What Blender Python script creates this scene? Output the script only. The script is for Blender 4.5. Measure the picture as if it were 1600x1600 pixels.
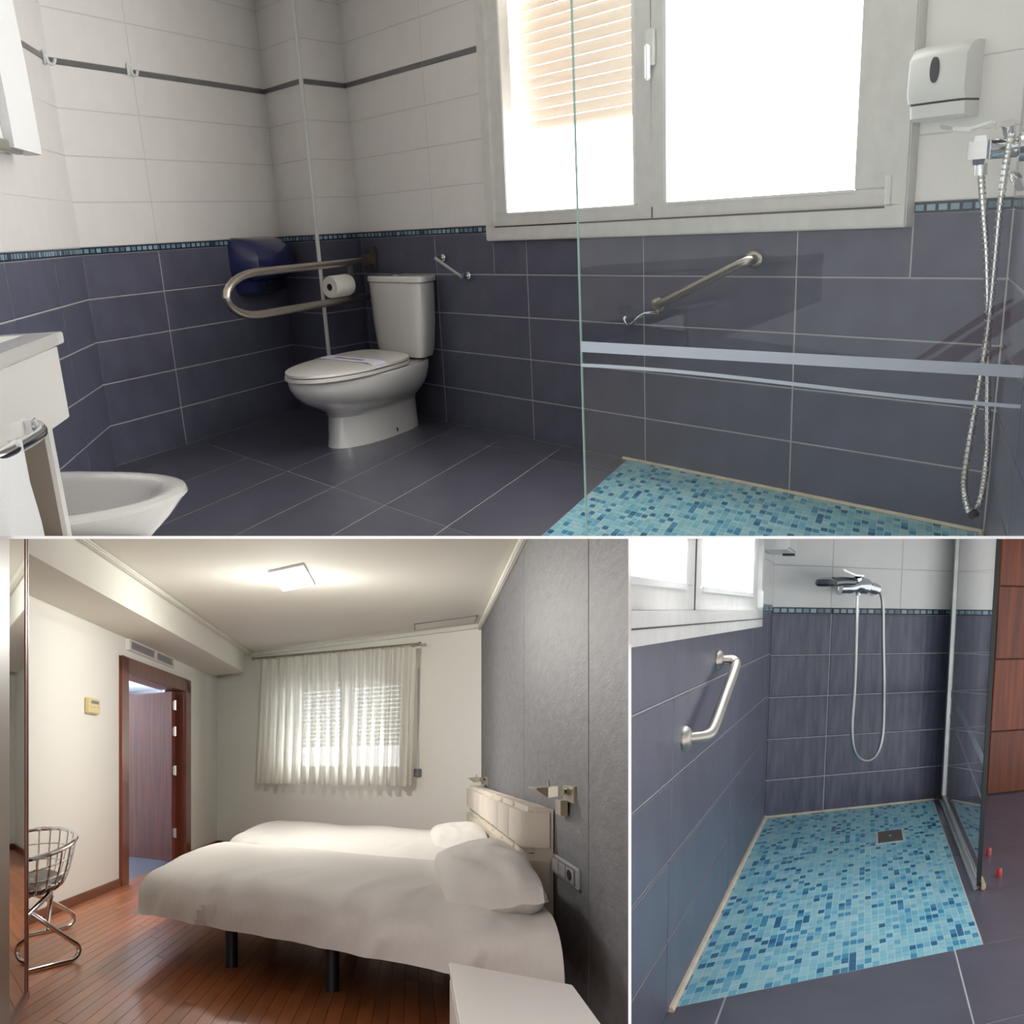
# Three rooms of one guest house seen through the open (sectioned) front of the building:
# an accessible bathroom upstairs, a twin bedroom and a walk-in shower below it.
import bpy, bmesh, math, random
from mathutils import Vector, Matrix, noise
random.seed(7)
for o in list(bpy.data.objects): bpy.data.objects.remove(o, do_unlink=True)
scn = bpy.context.scene
COL = scn.collection

# ------------------------------------------------------------------ camera, world, exposure
EYE = Vector((0, 0, 1.12))
cam = bpy.data.cameras.new('camera'); cam_o = bpy.data.objects.new('camera', cam); COL.objects.link(cam_o)
cam_o.location = EYE; cam_o.rotation_euler = (math.pi / 2, 0, 0)
cam.sensor_width = 36; cam.lens = 45; cam.shift_y = 0.246875          # level view camera with a rising front
cam.clip_start = 0.05; cam.clip_end = 200
scn.camera = cam_o
W = bpy.data.worlds.new('world'); scn.world = W; W.use_nodes = True
W.node_tree.nodes['Background'].inputs[0].default_value = (0.99, 0.995, 1.0, 1)
W.node_tree.nodes['Background'].inputs[1].default_value = 0.62
vs = scn.view_settings
vs.view_transform = 'Standard'; vs.look = 'None'; vs.exposure = 1.15; vs.gamma = 1.0; vs.use_curve_mapping = False

def area_light(name, M, loc, target, sx, sy, power, color):
    l = bpy.data.lights.new(name, 'AREA'); l.shape = 'RECTANGLE'; l.size = sx; l.size_y = sy
    l.energy = power; l.color = color
    o = bpy.data.objects.new(name, l); COL.objects.link(o)
    p = M @ Vector(loc); t = M @ Vector(target)
    o.location = p; o.rotation_euler = (t - p).to_track_quat('-Z', 'Y').to_euler()
    return o

# ------------------------------------------------------------------ room frames (local metres -> world)
def room_frame(pitch, roll, eye_h):
    cp, sp, cr, sr = math.cos(pitch), math.sin(pitch), math.cos(roll), math.sin(roll)
    up = Vector((sr, -sp * cr, cr * cp))
    f = Vector((0, 1, 0)); f = (f - up * f.dot(up)).normalized()
    r = f.cross(up)
    M = Matrix((r, f, up)).transposed().to_4x4()
    M.translation = EYE - up * eye_h
    return M
MA = room_frame(math.radians(22.9211), math.radians(-2.8874), 1.295)
MB_ = Matrix.Identity(4)
MC = room_frame(math.radians(7.1), math.radians(0.7034), 1.27)
ROOM = {'A': MA, 'B': MB_, 'C': MC}
V2 = lambda x, y: Vector((x, y))
def V3(p, h): return Vector((p[0], p[1], h))
# bathroom: a runs along the window wall, b away from it
W0 = V2(-.945, 10.57); E1 = V2(.491, -.871); E2 = V2(-.299, -.954)
def PA(a, b, h): return V3(W0 + E1 * a + E2 * b, h)
# bedroom: p away from the grey wall, q away from the window wall
G0 = V2(-.318, 13.512); DC = V2(.664, -.748); DD = V2(-.078, .997)
def PB(p, q, h): return V3(G0 - DC * p - DD * q, h)
# shower: t along the mixer wall, s away from it
C0 = V2(1.541, 7.724); DB = V2(.841, .541); DL = V2(.264, .965)
def PC(t, s, h): return V3(C0 + DB * t - DL * s, h)

# ------------------------------------------------------------------ materials
def lin(*c):
    return tuple(((x / 255) / 12.92 if x / 255 <= .04045 else ((x / 255 + .055) / 1.055) ** 2.4) for x in c) + (1,)
MATS = {}
def mat(name, col, rough=.5, metal=0, var=0, scale=6, bump=0, bscale=60, stretch=(1, 1, 1), spec=None, coat=0, emit=None, estr=0, trans=None):
    if name in MATS: return MATS[name]
    m = bpy.data.materials.new(name); m.use_nodes = True; MATS[name] = m
    nt = m.node_tree; b = nt.nodes['Principled BSDF']
    b.inputs['Base Color'].default_value = col; b.inputs['Roughness'].default_value = rough; b.inputs['Metallic'].default_value = metal
    if spec is not None: b.inputs['Specular IOR Level'].default_value = spec
    if coat: b.inputs['Coat Weight'].default_value = coat; b.inputs['Coat Roughness'].default_value = .08
    if emit: b.inputs['Emission Color'].default_value = emit; b.inputs['Emission Strength'].default_value = estr
    if var or bump:
        tc = nt.nodes.new('ShaderNodeTexCoord'); mp = nt.nodes.new('ShaderNodeMapping')
        nt.links.new(tc.outputs['Object'], mp.inputs[0]); mp.inputs['Scale'].default_value = stretch
    if var:
        n = nt.nodes.new('ShaderNodeTexNoise'); n.inputs['Scale'].default_value = scale; n.inputs['Detail'].default_value = 6
        r = nt.nodes.new('ShaderNodeValToRGB')
        r.color_ramp.elements[0].position = .3; r.color_ramp.elements[1].position = .7
        r.color_ramp.elements[0].color = tuple(c * (1 - var) for c in col[:3]) + (1,)
        r.color_ramp.elements[1].color = tuple(min(1, c * (1 + var)) for c in col[:3]) + (1,)
        nt.links.new(mp.outputs[0], n.inputs[0]); nt.links.new(n.outputs[0], r.inputs[0]); nt.links.new(r.outputs[0], b.inputs['Base Color'])
    if bump:
        n2 = nt.nodes.new('ShaderNodeTexNoise'); n2.inputs['Scale'].default_value = bscale; n2.inputs['Detail'].default_value = 3
        bp = nt.nodes.new('ShaderNodeBump'); bp.inputs['Strength'].default_value = bump; bp.inputs['Distance'].default_value = .01
        nt.links.new(mp.outputs[0], n2.inputs[0]); nt.links.new(n2.outputs[0], bp.inputs['Height']); nt.links.new(bp.outputs[0], b.inputs['Normal'])
    return m
def nodes_mat(name):
    m = bpy.data.materials.new(name); m.use_nodes = True; MATS[name] = m
    nt = m.node_tree; nt.nodes.remove(nt.nodes['Principled BSDF'])
    return m, nt, nt.nodes['Material Output']

m_white_tile = mat('white_tile', lin(234, 230, 227), .22, var=.02, bump=.04, bscale=25)
m_dark_tile = mat('dark_tile', lin(90, 91, 109), .36, var=.14, scale=5, bump=.12, bscale=120)
m_floor_tile = mat('dark_floor_tile', lin(80, 80, 94), .3, var=.14, scale=5, bump=.1, bscale=140)
m_grout = mat('grey_grout', lin(182, 181, 183), .85)
m_wgrout = mat('white_grout', lin(204, 200, 197), .8)
m_caulk = mat('aged_caulk', lin(205, 190, 168), .6, var=.15, scale=9)
m_trim = mat('grey_trim_tile', lin(108, 108, 110), .3, var=.12, scale=9)
m_ceramic = mat('white_ceramic', lin(232, 230, 226), .12, coat=.4)
m_lid = mat('white_plastic_lid', lin(226, 223, 218), .25)
m_steel = mat('brushed_steel', lin(190, 182, 172), .36, metal=1)
m_chrome = mat('polished_chrome', lin(225, 227, 230), .08, metal=1)
m_paper = mat('white_paper', lin(236, 233, 228), .9)
m_card = mat('brown_cardboard', lin(150, 125, 95), .9)
m_blue = mat('navy_plastic', lin(34, 40, 86), .22, coat=.3)
m_black = mat('black_plastic', lin(22, 22, 26), .4)
m_wplastic = mat('white_plastic', lin(226, 226, 224), .35)
m_frame = mat('white_window_frame', lin(214, 212, 208), .45, var=.05, scale=12)
m_towel = mat('white_towel', lin(236, 236, 236), .95, bump=.4, bscale=180)
m_lacquer = mat('white_lacquer', lin(236, 233, 228), .3)
m_shadow_board = mat('shaded_bay_panel', lin(150, 136, 124), .6, var=.06)  # shade inside the open cabinet bay, put into the colour
m_paint = mat('warm_white_paint', lin(232, 231, 224), .85, bump=.02, bscale=200)
m_ceil = mat('ceiling_paint', lin(222, 221, 212), .9)
m_corridor = mat('corridor_paint', lin(236, 238, 244), .8)
m_plaster = mat('white_slab_edge', lin(250, 250, 250), .8)
m_linen = mat('white_bed_linen', lin(224, 220, 214), .85, var=.02, scale=40, bump=.15, bscale=150)
m_leather = mat('cream_leatherette', lin(226, 216, 202), .45, bump=.1, bscale=160)
m_leg = mat('black_metal', lin(20, 18, 18), .5)
m_fabric = mat('dark_bed_base', lin(40, 36, 36), .9)
m_copper = mat('copper_brown_edge', lin(120, 62, 44), .35, metal=.3)
m_post = mat('taupe_profile', lin(150, 135, 117), .45)
m_mirror = mat('silver_mirror', lin(235, 238, 236), .02, metal=1)
m_nickel = mat('satin_nickel', lin(176, 168, 150), .28, metal=1)
m_outlet = mat('grey_switch_plastic', lin(196, 196, 200), .4)
m_outlet_dark = mat('grey_switch_frame', lin(120, 120, 126), .4)
m_therm = mat('aged_cream_plastic', lin(222, 206, 150), .45)
m_lcd = mat('lcd_grey', lin(110, 115, 105), .2)
m_seatpad = mat('black_vinyl', lin(38, 38, 42), .4)
m_red = mat('red_rubber_cap', lin(170, 20, 26), .35)
m_drain = mat('drain_steel', lin(120, 112, 104), .4, metal=.8)
m_alu = mat('weathered_aluminium', lin(186, 188, 188), .45, metal=.5, var=.12, scale=14)
m_rust = mat('rusty_bracket', lin(120, 66, 40), .8, var=.2, scale=30)
m_bluefloor = mat('blue_grey_floor', lin(92, 108, 132), .35, var=.1)
m_hookclear = mat('clear_plastic', lin(225, 228, 226), .15)
m_lav = mat('lavender_paper', lin(222, 218, 234), .8)
m_ink = mat('blue_ink', lin(80, 70, 140), .8)
m_glassedge = mat('green_glass_edge', lin(150, 180, 172), .2)
m_darkedge = mat('dark_glass_edge', lin(14, 18, 18), .6)
m_mildew = mat('dark_seal', lin(70, 66, 62), .8)

def wood(name, c1, c2, scale, rough, axis='Y', coat=0, dist=3.0):
    m = bpy.data.materials.new(name); m.use_nodes = True; MATS[name] = m
    nt = m.node_tree; b = nt.nodes['Principled BSDF']; b.inputs['Roughness'].default_value = rough
    if coat: b.inputs['Coat Weight'].default_value = coat; b.inputs['Coat Roughness'].default_value = .15
    tc = nt.nodes.new('ShaderNodeTexCoord'); mp = nt.nodes.new('ShaderNodeMapping')
    oi = nt.nodes.new('ShaderNodeObjectInfo'); ad = nt.nodes.new('ShaderNodeVectorMath'); ad.operation = 'ADD'
    cx = nt.nodes.new('ShaderNodeCombineXYZ'); ml = nt.nodes.new('ShaderNodeMath'); ml.operation = 'MULTIPLY'; ml.inputs[1].default_value = 37
    nt.links.new(oi.outputs['Random'], ml.inputs[0]); nt.links.new(ml.outputs[0], cx.inputs[0]); nt.links.new(ml.outputs[0], cx.inputs[1])
    sc = {'Y': (scale, scale * .06, scale), 'Z': (scale, scale, scale * .06)}[axis]
    mp.inputs['Scale'].default_value = sc
    nt.links.new(tc.outputs['Object'], ad.inputs[0]); nt.links.new(cx.outputs[0], ad.inputs[1]); nt.links.new(ad.outputs[0], mp.inputs[0])
    n = nt.nodes.new('ShaderNodeTexNoise'); n.inputs['Scale'].default_value = 1; n.inputs['Detail'].default_value = 8; n.inputs['Distortion'].default_value = dist * .06
    r = nt.nodes.new('ShaderNodeValToRGB'); r.color_ramp.elements[0].position = .32; r.color_ramp.elements[1].position = .68
    r.color_ramp.elements[0].color = c1; r.color_ramp.elements[1].color = c2
    nt.links.new(mp.outputs[0], n.inputs[0]); nt.links.new(n.outputs[0], r.inputs[0])
    hs = nt.nodes.new('ShaderNodeHueSaturation'); mr = nt.nodes.new('ShaderNodeMapRange')
    mr.inputs['To Min'].default_value = .78; mr.inputs['To Max'].default_value = 1.2
    nt.links.new(oi.outputs['Random'], mr.inputs[0]); nt.links.new(mr.outputs[0], hs.inputs['Value'])
    nt.links.new(r.outputs[0], hs.inputs['Color']); nt.links.new(hs.outputs[0], b.inputs['Base Color'])
    return m
m_plank = wood('merbau_plank', lin(156, 90, 50), lin(180, 110, 66), 18, .3)
m_doorwood = wood('mahogany_door', lin(70, 28, 18), lin(112, 48, 30), 26, .6, 'Z')
m_base = wood('reddish_baseboard', lin(104, 54, 32), lin(146, 84, 54), 14, .35)
m_casing = wood('mahogany_casing', lin(98, 40, 22), lin(138, 62, 36), 12, .3, 'Z', coat=.3)
m_shwood = wood('orange_mahogany', lin(88, 34, 9), lin(128, 58, 16), 24, .55, 'Z')

def border_material():
    m = bpy.data.materials.new('glass_mosaic_border'); m.use_nodes = True
    nt = m.node_tree; b = nt.nodes['Principled BSDF']; b.inputs['Roughness'].default_value = .25
    tc = nt.nodes.new('ShaderNodeTexCoord'); sx = nt.nodes.new('ShaderNodeSeparateXYZ'); cb = nt.nodes.new('ShaderNodeCombineXYZ')
    nt.links.new(tc.outputs['Object'], sx.inputs[0]); nt.links.new(sx.outputs['X'], cb.inputs['X']); nt.links.new(sx.outputs['Z'], cb.inputs['Y'])
    br = nt.nodes.new('ShaderNodeTexBrick'); br.offset = 0
    br.inputs['Color1'].default_value = lin(150, 178, 192); br.inputs['Color2'].default_value = lin(40, 58, 84); br.inputs['Mortar'].default_value = lin(36, 48, 64)
    br.inputs['Scale'].default_value = 1; br.inputs['Mortar Size'].default_value = .009; br.inputs['Brick Width'].default_value = .062; br.inputs['Row Height'].default_value = .04
    br.inputs['Mortar Smooth'].default_value = .1
    nt.links.new(cb.outputs[0], br.inputs[0]); nt.links.new(br.outputs[0], b.inputs['Base Color'])
    return m
m_border = border_material()

def glass_material(name, tint, refl=1.0):
    m, nt, out = nodes_mat(name)
    t = nt.nodes.new('ShaderNodeBsdfTransparent'); t.inputs[0].default_value = tint
    g = nt.nodes.new('ShaderNodeBsdfGlossy'); g.inputs['Roughness'].default_value = .01; g.inputs[0].default_value = (refl, refl, refl, 1)
    fr = nt.nodes.new('ShaderNodeFresnel'); fr.inputs['IOR'].default_value = 1.5
    mx = nt.nodes.new('ShaderNodeMixShader')
    ge = nt.nodes.new('ShaderNodeNewGeometry'); su = nt.nodes.new('ShaderNodeMath'); su.operation = 'SUBTRACT'; su.inputs[0].default_value = 1
    mu = nt.nodes.new('ShaderNodeMath'); mu.operation = 'MULTIPLY'
    nt.links.new(ge.outputs['Backfacing'], su.inputs[1]); nt.links.new(su.outputs[0], mu.inputs[0]); nt.links.new(fr.outputs[0], mu.inputs[1])
    nt.links.new(mu.outputs[0], mx.inputs[0]); nt.links.new(t.outputs[0], mx.inputs[1]); nt.links.new(g.outputs[0], mx.inputs[2]); nt.links.new(mx.outputs[0], out.inputs[0])
    return m
m_glass = glass_material('clear_glass', (.955, .97, .965, 1))
m_glass_c = glass_material('screen_glass', (.93, .95, .945, 1))
m_paneclear = glass_material('window_glass', (.98, .98, .98, 1))

def translucent_material(name, col, tfac, transp=0):
    m, nt, out = nodes_mat(name)
    d = nt.nodes.new('ShaderNodeBsdfDiffuse'); d.inputs[0].default_value = col
    t = nt.nodes.new('ShaderNodeBsdfTranslucent'); t.inputs[0].default_value = col
    mx = nt.nodes.new('ShaderNodeMixShader'); mx.inputs[0].default_value = tfac
    nt.links.new(d.outputs[0], mx.inputs[1]); nt.links.new(t.outputs[0], mx.inputs[2])
    last = mx
    if transp:
        tr = nt.nodes.new('ShaderNodeBsdfTransparent'); m2 = nt.nodes.new('ShaderNodeMixShader'); m2.inputs[0].default_value = transp
        nt.links.new(mx.outputs[0], m2.inputs[1]); nt.links.new(tr.outputs[0], m2.inputs[2]); last = m2
    nt.links.new(last.outputs[0], out.inputs[0])
    return m
m_curtain = translucent_material('cream_curtain', lin(240, 238, 230), .5, .05)
m_shutter = translucent_material('cream_shutter', lin(240, 230, 218), .2)
m_shutter_b = translucent_material('grey_shutter', lin(214, 218, 224), .35)
m_frost = translucent_material('frosted_stripe', lin(205, 212, 222), .4, .25)

def emission(name, col, s):
    m, nt, out = nodes_mat(name)
    e = nt.nodes.new('ShaderNodeEmission'); e.inputs[0].default_value = col; e.inputs[1].default_value = s
    nt.links.new(e.outputs[0], out.inputs[0]); return m
m_dayA = emission('frosted_daylight_bath', (1, .99, .97, 1), 4.4)
m_dayC = emission('frosted_daylight_shower', (.96, .98, 1, 1), 10.0)
m_dayB = emission('daylight_bedroom', (.93, .96, 1, 1), 3.4)
m_led = emission('led_panel', (1, .98, .93, 1), 9.0)

def accent_material():
    m = bpy.data.materials.new('grey_textured_wallpaper'); m.use_nodes = True
    nt = m.node_tree; b = nt.nodes['Principled BSDF']; b.inputs['Roughness'].default_value = .6
    tc = nt.nodes.new('ShaderNodeTexCoord'); mp = nt.nodes.new('ShaderNodeMapping'); mp.inputs['Scale'].default_value = (1.5, 2, 5.0)
    n = nt.nodes.new('ShaderNodeTexNoise'); n.inputs['Scale'].default_value = 3; n.inputs['Detail'].default_value = 10; n.inputs['Roughness'].default_value = .7
    r = nt.nodes.new('ShaderNodeValToRGB'); r.color_ramp.elements[0].position = .3; r.color_ramp.elements[1].position = .72
    r.color_ramp.elements[0].color = lin(94, 94, 98); r.color_ramp.elements[1].color = lin(124, 124, 128)
    nt.links.new(tc.outputs['Object'], mp.inputs[0]); nt.links.new(mp.outputs[0], n.inputs[0]); nt.links.new(n.outputs[0], r.inputs[0]); nt.links.new(r.outputs[0], b.inputs['Base Color'])
    bp = nt.nodes.new('ShaderNodeBump'); bp.inputs['Strength'].default_value = .25; bp.inputs['Distance'].default_value = .02
    nt.links.new(n.outputs[0], bp.inputs['Height']); nt.links.new(bp.outputs[0], b.inputs['Normal'])
    return m
m_accent = accent_material()
def ribbed_material():
    m = bpy.data.materials.new('ribbed_dark_tile'); m.use_nodes = True
    nt = m.node_tree; b = nt.nodes['Principled BSDF']; b.inputs['Roughness'].default_value = .33
    tc = nt.nodes.new('ShaderNodeTexCoord'); mp = nt.nodes.new('ShaderNodeMapping'); mp.inputs['Scale'].default_value = (1, 1, .18)
    n = nt.nodes.new('ShaderNodeTexNoise'); n.inputs['Scale'].default_value = 26; n.inputs['Detail'].default_value = 3
    r = nt.nodes.new('ShaderNodeValToRGB'); r.color_ramp.elements[0].position = .3; r.color_ramp.elements[1].position = .7
    r.color_ramp.elements[0].color = lin(74, 75, 93); r.color_ramp.elements[1].color = lin(100, 100, 118)
    bp = nt.nodes.new('ShaderNodeBump'); bp.inputs['Strength'].default_value = .35; bp.inputs['Distance'].default_value = .01
    nt.links.new(tc.outputs['Object'], mp.inputs[0]); nt.links.new(mp.outputs[0], n.inputs[0]); nt.links.new(n.outputs[0], r.inputs[0]); nt.links.new(r.outputs[0], b.inputs['Base Color'])
    nt.links.new(n.outputs[0], bp.inputs['Height']); nt.links.new(bp.outputs[0], b.inputs['Normal'])
    return m
m_ribbed = ribbed_material()
MOS = [mat('mosaic_pale', lin(142, 194, 206), .3), mat('mosaic_aqua', lin(124, 185, 199), .3), mat('mosaic_sky', lin(96, 168, 194), .3),
       mat('mosaic_blue', lin(58, 140, 178), .25), mat('mosaic_teal', lin(22, 100, 142), .25), mat('mosaic_mist', lin(160, 198, 204), .3)]
MOSW = [.27, .24, .17, .13, .08, .11]
m_mosgrout = mat('mosaic_grout', lin(196, 218, 222), .7)

# ------------------------------------------------------------------ mesh helpers (all coordinates are room-local metres)
class Mesh:
    def __init__(s): s.v = []; s.f = []; s.m = []
    def add(s, vs_, fs, mi=0):
        k = len(s.v); s.v += [Vector(v) for v in vs_]; s.f += [tuple(i + k for i in f) for f in fs]; s.m += [mi] * len(fs); return s
    def para(s, o, x, y, z, mi=0):
        o, x, y, z = Vector(o), Vector(x), Vector(y), Vector(z)
        v = [o, o + x, o + x + y, o + y, o + z, o + x + z, o + x + y + z, o + y + z]
        fs = [(3, 2, 1, 0), (4, 5, 6, 7), (0, 1, 5, 4), (1, 2, 6, 5), (2, 3, 7, 6), (3, 0, 4, 7)]
        if x.cross(y).dot(z) < 0: fs = [tuple(reversed(f)) for f in fs]
        return s.add(v, fs, mi)
    def blk(s, P, a0, a1, b0, b1, h0, h1, mi=0):       # block in a room's own plan axes
        o = P(a0, b0, h0); return s.para(o, P(a1, b0, h0) - o, P(a0, b1, h0) - o, Vector((0, 0, h1 - h0)), mi)
    def loft(s, rings, cap0=True, cap1=True, closed=True, mi=0):
        n = len(rings[0]); vs_ = [p for r in rings for p in r]; fs = []
        for i in range(len(rings) - 1):
            for j in range(n if closed else n - 1):
                k = (j + 1) % n; fs.append((i * n + j, i * n + k, (i + 1) * n + k, (i + 1) * n + j))
        if cap0: fs.append(tuple(reversed(range(n))))
        if cap1: fs.append(tuple(range((len(rings) - 1) * n, len(rings) * n)))
        return s.add(vs_, fs, mi)
    def tube(s, pts, r, n=10, closed=False, mi=0):
        pts = [Vector(p) for p in pts]; rings = []; N = len(pts); up = None
        for i, p in enumerate(pts):
            a = pts[(i - 1) % N] if closed or i > 0 else p; b = pts[(i + 1) % N] if closed or i < N - 1 else p
            t = (b - a).normalized()
            if up is None: up = Vector((0, 0, 1)) if abs(t.z) < .9 else Vector((1, 0, 0))
            x = t.cross(up)
            if x.length < 1e-6: x = t.orthogonal()
            x.normalize(); up = x.cross(t).normalized()
            rr = r[i] if isinstance(r, (list, tuple)) else r
            rings.append([p + (x * math.cos(2 * math.pi * j / n) + up * math.sin(2 * math.pi * j / n)) * rr for j in range(n)])
        if closed: rings.append(rings[0]); return s.loft(rings, False, False, mi=mi)
        return s.loft(rings, mi=mi)
    def lathe(s, c, ex, ey, ez, prof, n=20, cap=True, mi=0):   # profile of (radius, height) about ez
        c, ex, ey, ez = Vector(c), Vector(ex), Vector(ey), Vector(ez)
        return s.loft([[c + (ex * math.cos(2 * math.pi * j / n) + ey * math.sin(2 * math.pi * j / n)) * r + ez * h for j in range(n)] for r, h in prof], cap, cap, mi=mi)
    def grid(s, f, nu, nv, mi=0):
        vs_ = [f(i / nu, j / nv) for i in range(nu + 1) for j in range(nv + 1)]
        return s.add(vs_, [(i * (nv + 1) + j, (i + 1) * (nv + 1) + j, (i + 1) * (nv + 1) + j + 1, i * (nv + 1) + j + 1) for i in range(nu) for j in range(nv)], mi)

def smooth_path(pts, k=6, closed=False):
    pts = [Vector(p) for p in pts]; N = len(pts); out = []
    for i in range(N if closed else N - 1):
        g = (lambda j: pts[j % N]) if closed else (lambda j: pts[min(max(j, 0), N - 1)])
        a, b, c, d = g(i - 1), g(i), g(i + 1), g(i + 2)
        for j in range(k):
            t = j / k
            out.append(.5 * ((2 * b) + (c - a) * t + (2 * a - 5 * b + 4 * c - d) * t * t + (3 * b - a - 3 * c + d) * t ** 3))
    if not closed: out.append(pts[-1])
    return out

def make_mesh(name, mb, mats, base=Vector(), smooth=False, bevel=0, solid=0, sub=0):
    me = bpy.data.meshes.new(name)
    bm = bmesh.new(); vv = [bm.verts.new(v - base) for v in mb.v]
    for f, mi in zip(mb.f, mb.m):
        try: fc = bm.faces.new([vv[i] for i in f]); fc.material_index = mi
        except ValueError: pass
    if smooth or bevel: bmesh.ops.remove_doubles(bm, verts=bm.verts, dist=1e-5)
    bmesh.ops.recalc_face_normals(bm, faces=bm.faces)
    if bevel:
        es = [e for e in bm.edges if len(e.link_faces) == 2 and e.calc_face_angle(0) > .6]
        bmesh.ops.bevel(bm, geom=es, offset=bevel, segments=2, affect='EDGES', clamp_overlap=True)
    bm.to_mesh(me); bm.free()
    for m in (mats if isinstance(mats, (list, tuple)) else [mats]): me.materials.append(m)
    if smooth:
        me.shade_smooth(); me.set_sharp_from_angle(angle=math.radians(38))
    return me
BASE = {}
def link(o, parent=None):
    COL.objects.link(o)
    if parent is not None: o.parent = parent
    return o
def tag(o, label, cat, group=None):
    o['label'] = label; o['category'] = cat
    if group: o['group'] = group
    return o
def thing(room, name, base, label, cat, group=None):
    o = link(bpy.data.objects.new(name, None)); o.empty_display_size = .1
    o.matrix_world = ROOM[room] @ Matrix.Translation(base); BASE[o.name] = Vector(base)
    return tag(o, label, cat, group)
def part(parent, name, mb, mats, label=None, kind=None, **k):
    o = link(bpy.data.objects.new(name, make_mesh(name, mb, mats, BASE[parent.name], **k)), parent)
    BASE[o.name] = BASE[parent.name]
    if label: o['label'] = label
    if kind: o['kind'] = kind
    return o
def solo(room, name, base, mb, mats, label, cat, group=None, **k):
    o = link(bpy.data.objects.new(name, make_mesh(name, mb, mats, Vector(base), **k)))
    o.matrix_world = ROOM[room] @ Matrix.Translation(base); BASE[o.name] = Vector(base)
    return tag(o, label, cat, group)
def struct(room, name, mb, mats, **k):
    o = link(bpy.data.objects.new(name, make_mesh(name, mb, mats, **k)))
    o.matrix_world = ROOM[room]; BASE[o.name] = Vector(); o['kind'] = 'structure'
    return o

class Wall:                                              # vertical wall plane: s along it, h up, o out into the room
    def __init__(w, p0, d, flip=None):
        w.p = Vector(p0[:2]); w.d = Vector(d[:2]).normalized(); n = Vector((-w.d.y, w.d.x))
        w.n = n if n.dot(-w.p) > 0 else -n
    def P(w, s, h, o=0): return V3(w.p + w.d * s + w.n * o, h)
    def blk(w, mb, s0, s1, h0, h1, o0, o1, mi=0):
        a = w.P(s0, h0, o0); return mb.para(a, w.P(s1, h0, o0) - a, w.P(s0, h0, o1) - a, Vector((0, 0, h1 - h0)), mi)
TILE = {}
def tile_mesh(name, w, h, t, m):
    key = (name, round(w, 4), round(h, 4), m.name)
    if key not in TILE:
        b = Mesh(); e = min(.004, w * .2, h * .2)
        v = [(0, 0, 0), (w, 0, 0), (w, 0, h), (0, 0, h), (0, t * .6, 0), (w, t * .6, 0), (w, t * .6, h), (0, t * .6, h), (e, t, e), (w - e, t, e), (w - e, t, h - e), (e, t, h - e)]
        b.add(v, [(0, 1, 5, 4), (1, 2, 6, 5), (2, 3, 7, 6), (3, 0, 4, 7), (4, 5, 9, 8), (5, 6, 10, 9), (6, 7, 11, 10), (7, 4, 8, 11), (8, 9, 10, 11)])
        TILE[key] = make_mesh(name, b, m)
    return TILE[key]
def rect_minus(r, hole):
    s0, s1, h0, h1 = r; a0, a1, b0, b1 = hole
    if s1 <= a0 or s0 >= a1 or h1 <= b0 or h0 >= b1: return [r]
    out = []
    if s0 < a0: out.append((s0, a0, h0, h1))
    if s1 > a1: out.append((a1, s1, h0, h1))
    m0, m1 = max(s0, a0), min(s1, a1)
    if h0 < b0: out.append((m0, m1, h0, b0))
    if h1 > b1: out.append((m0, m1, b1, h1))
    return out
def put_on_wall(parent, wall, me, name, s, h, o):
    ob = link(bpy.data.objects.new(name, me), parent)
    n = wall.n; d = wall.d
    M = Matrix(((d.x, n.x, 0, 0), (d.y, n.y, 0, 0), (0, 0, 1, 0), (0, 0, 0, 1))); M.translation = wall.P(s, h, o)
    ob.matrix_local = M
    return ob
def lay(parent, wall, ss, hs, m, name, hole=None, gs=.012, gh=.007, t=.005):
    for i in range(len(ss) - 1):
        for j in range(len(hs) - 1):
            rs = [(ss[i], ss[i + 1], hs[j], hs[j + 1])]
            if hole: rs = [q for r in rs for q in rect_minus(r, hole)]
            for r in rs:
                w, h = r[1] - r[0] - gs, r[3] - r[2] - gh
                if w < .03 or h < .02: continue
                put_on_wall(parent, wall, tile_mesh(name, w, h, t, m), name, r[0] + gs / 2, r[2] + gh / 2, 0)
def wall_body(room, name, wall, s0, s1, h0, h1, m, hole=None, th=.12):
    b = Mesh()
    for r in (rect_minus((s0, s1, h0, h1), hole) if hole else [(s0, s1, h0, h1)]):
        wall.blk(b, r[0], r[1], r[2], r[3], -th, 0)
    return struct(room, name, b, m)
ROWS = [0, .25, .5, .75, 1.0, 1.25]
BORD = (1.25, 1.292)
WROWS = [1.292, 1.54, 1.79, 2.04, 2.265]
def strip(parent, wall, s0, s1, h0, h1, m, name, t=.009, n=1):
    for i in range(n):
        a = s0 + (s1 - s0) * i / n; w = (s1 - s0) / n
        put_on_wall(parent, wall, tile_mesh(name, w - .008, h1 - h0, t, m), name, a + .004, h0, 0)
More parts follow.
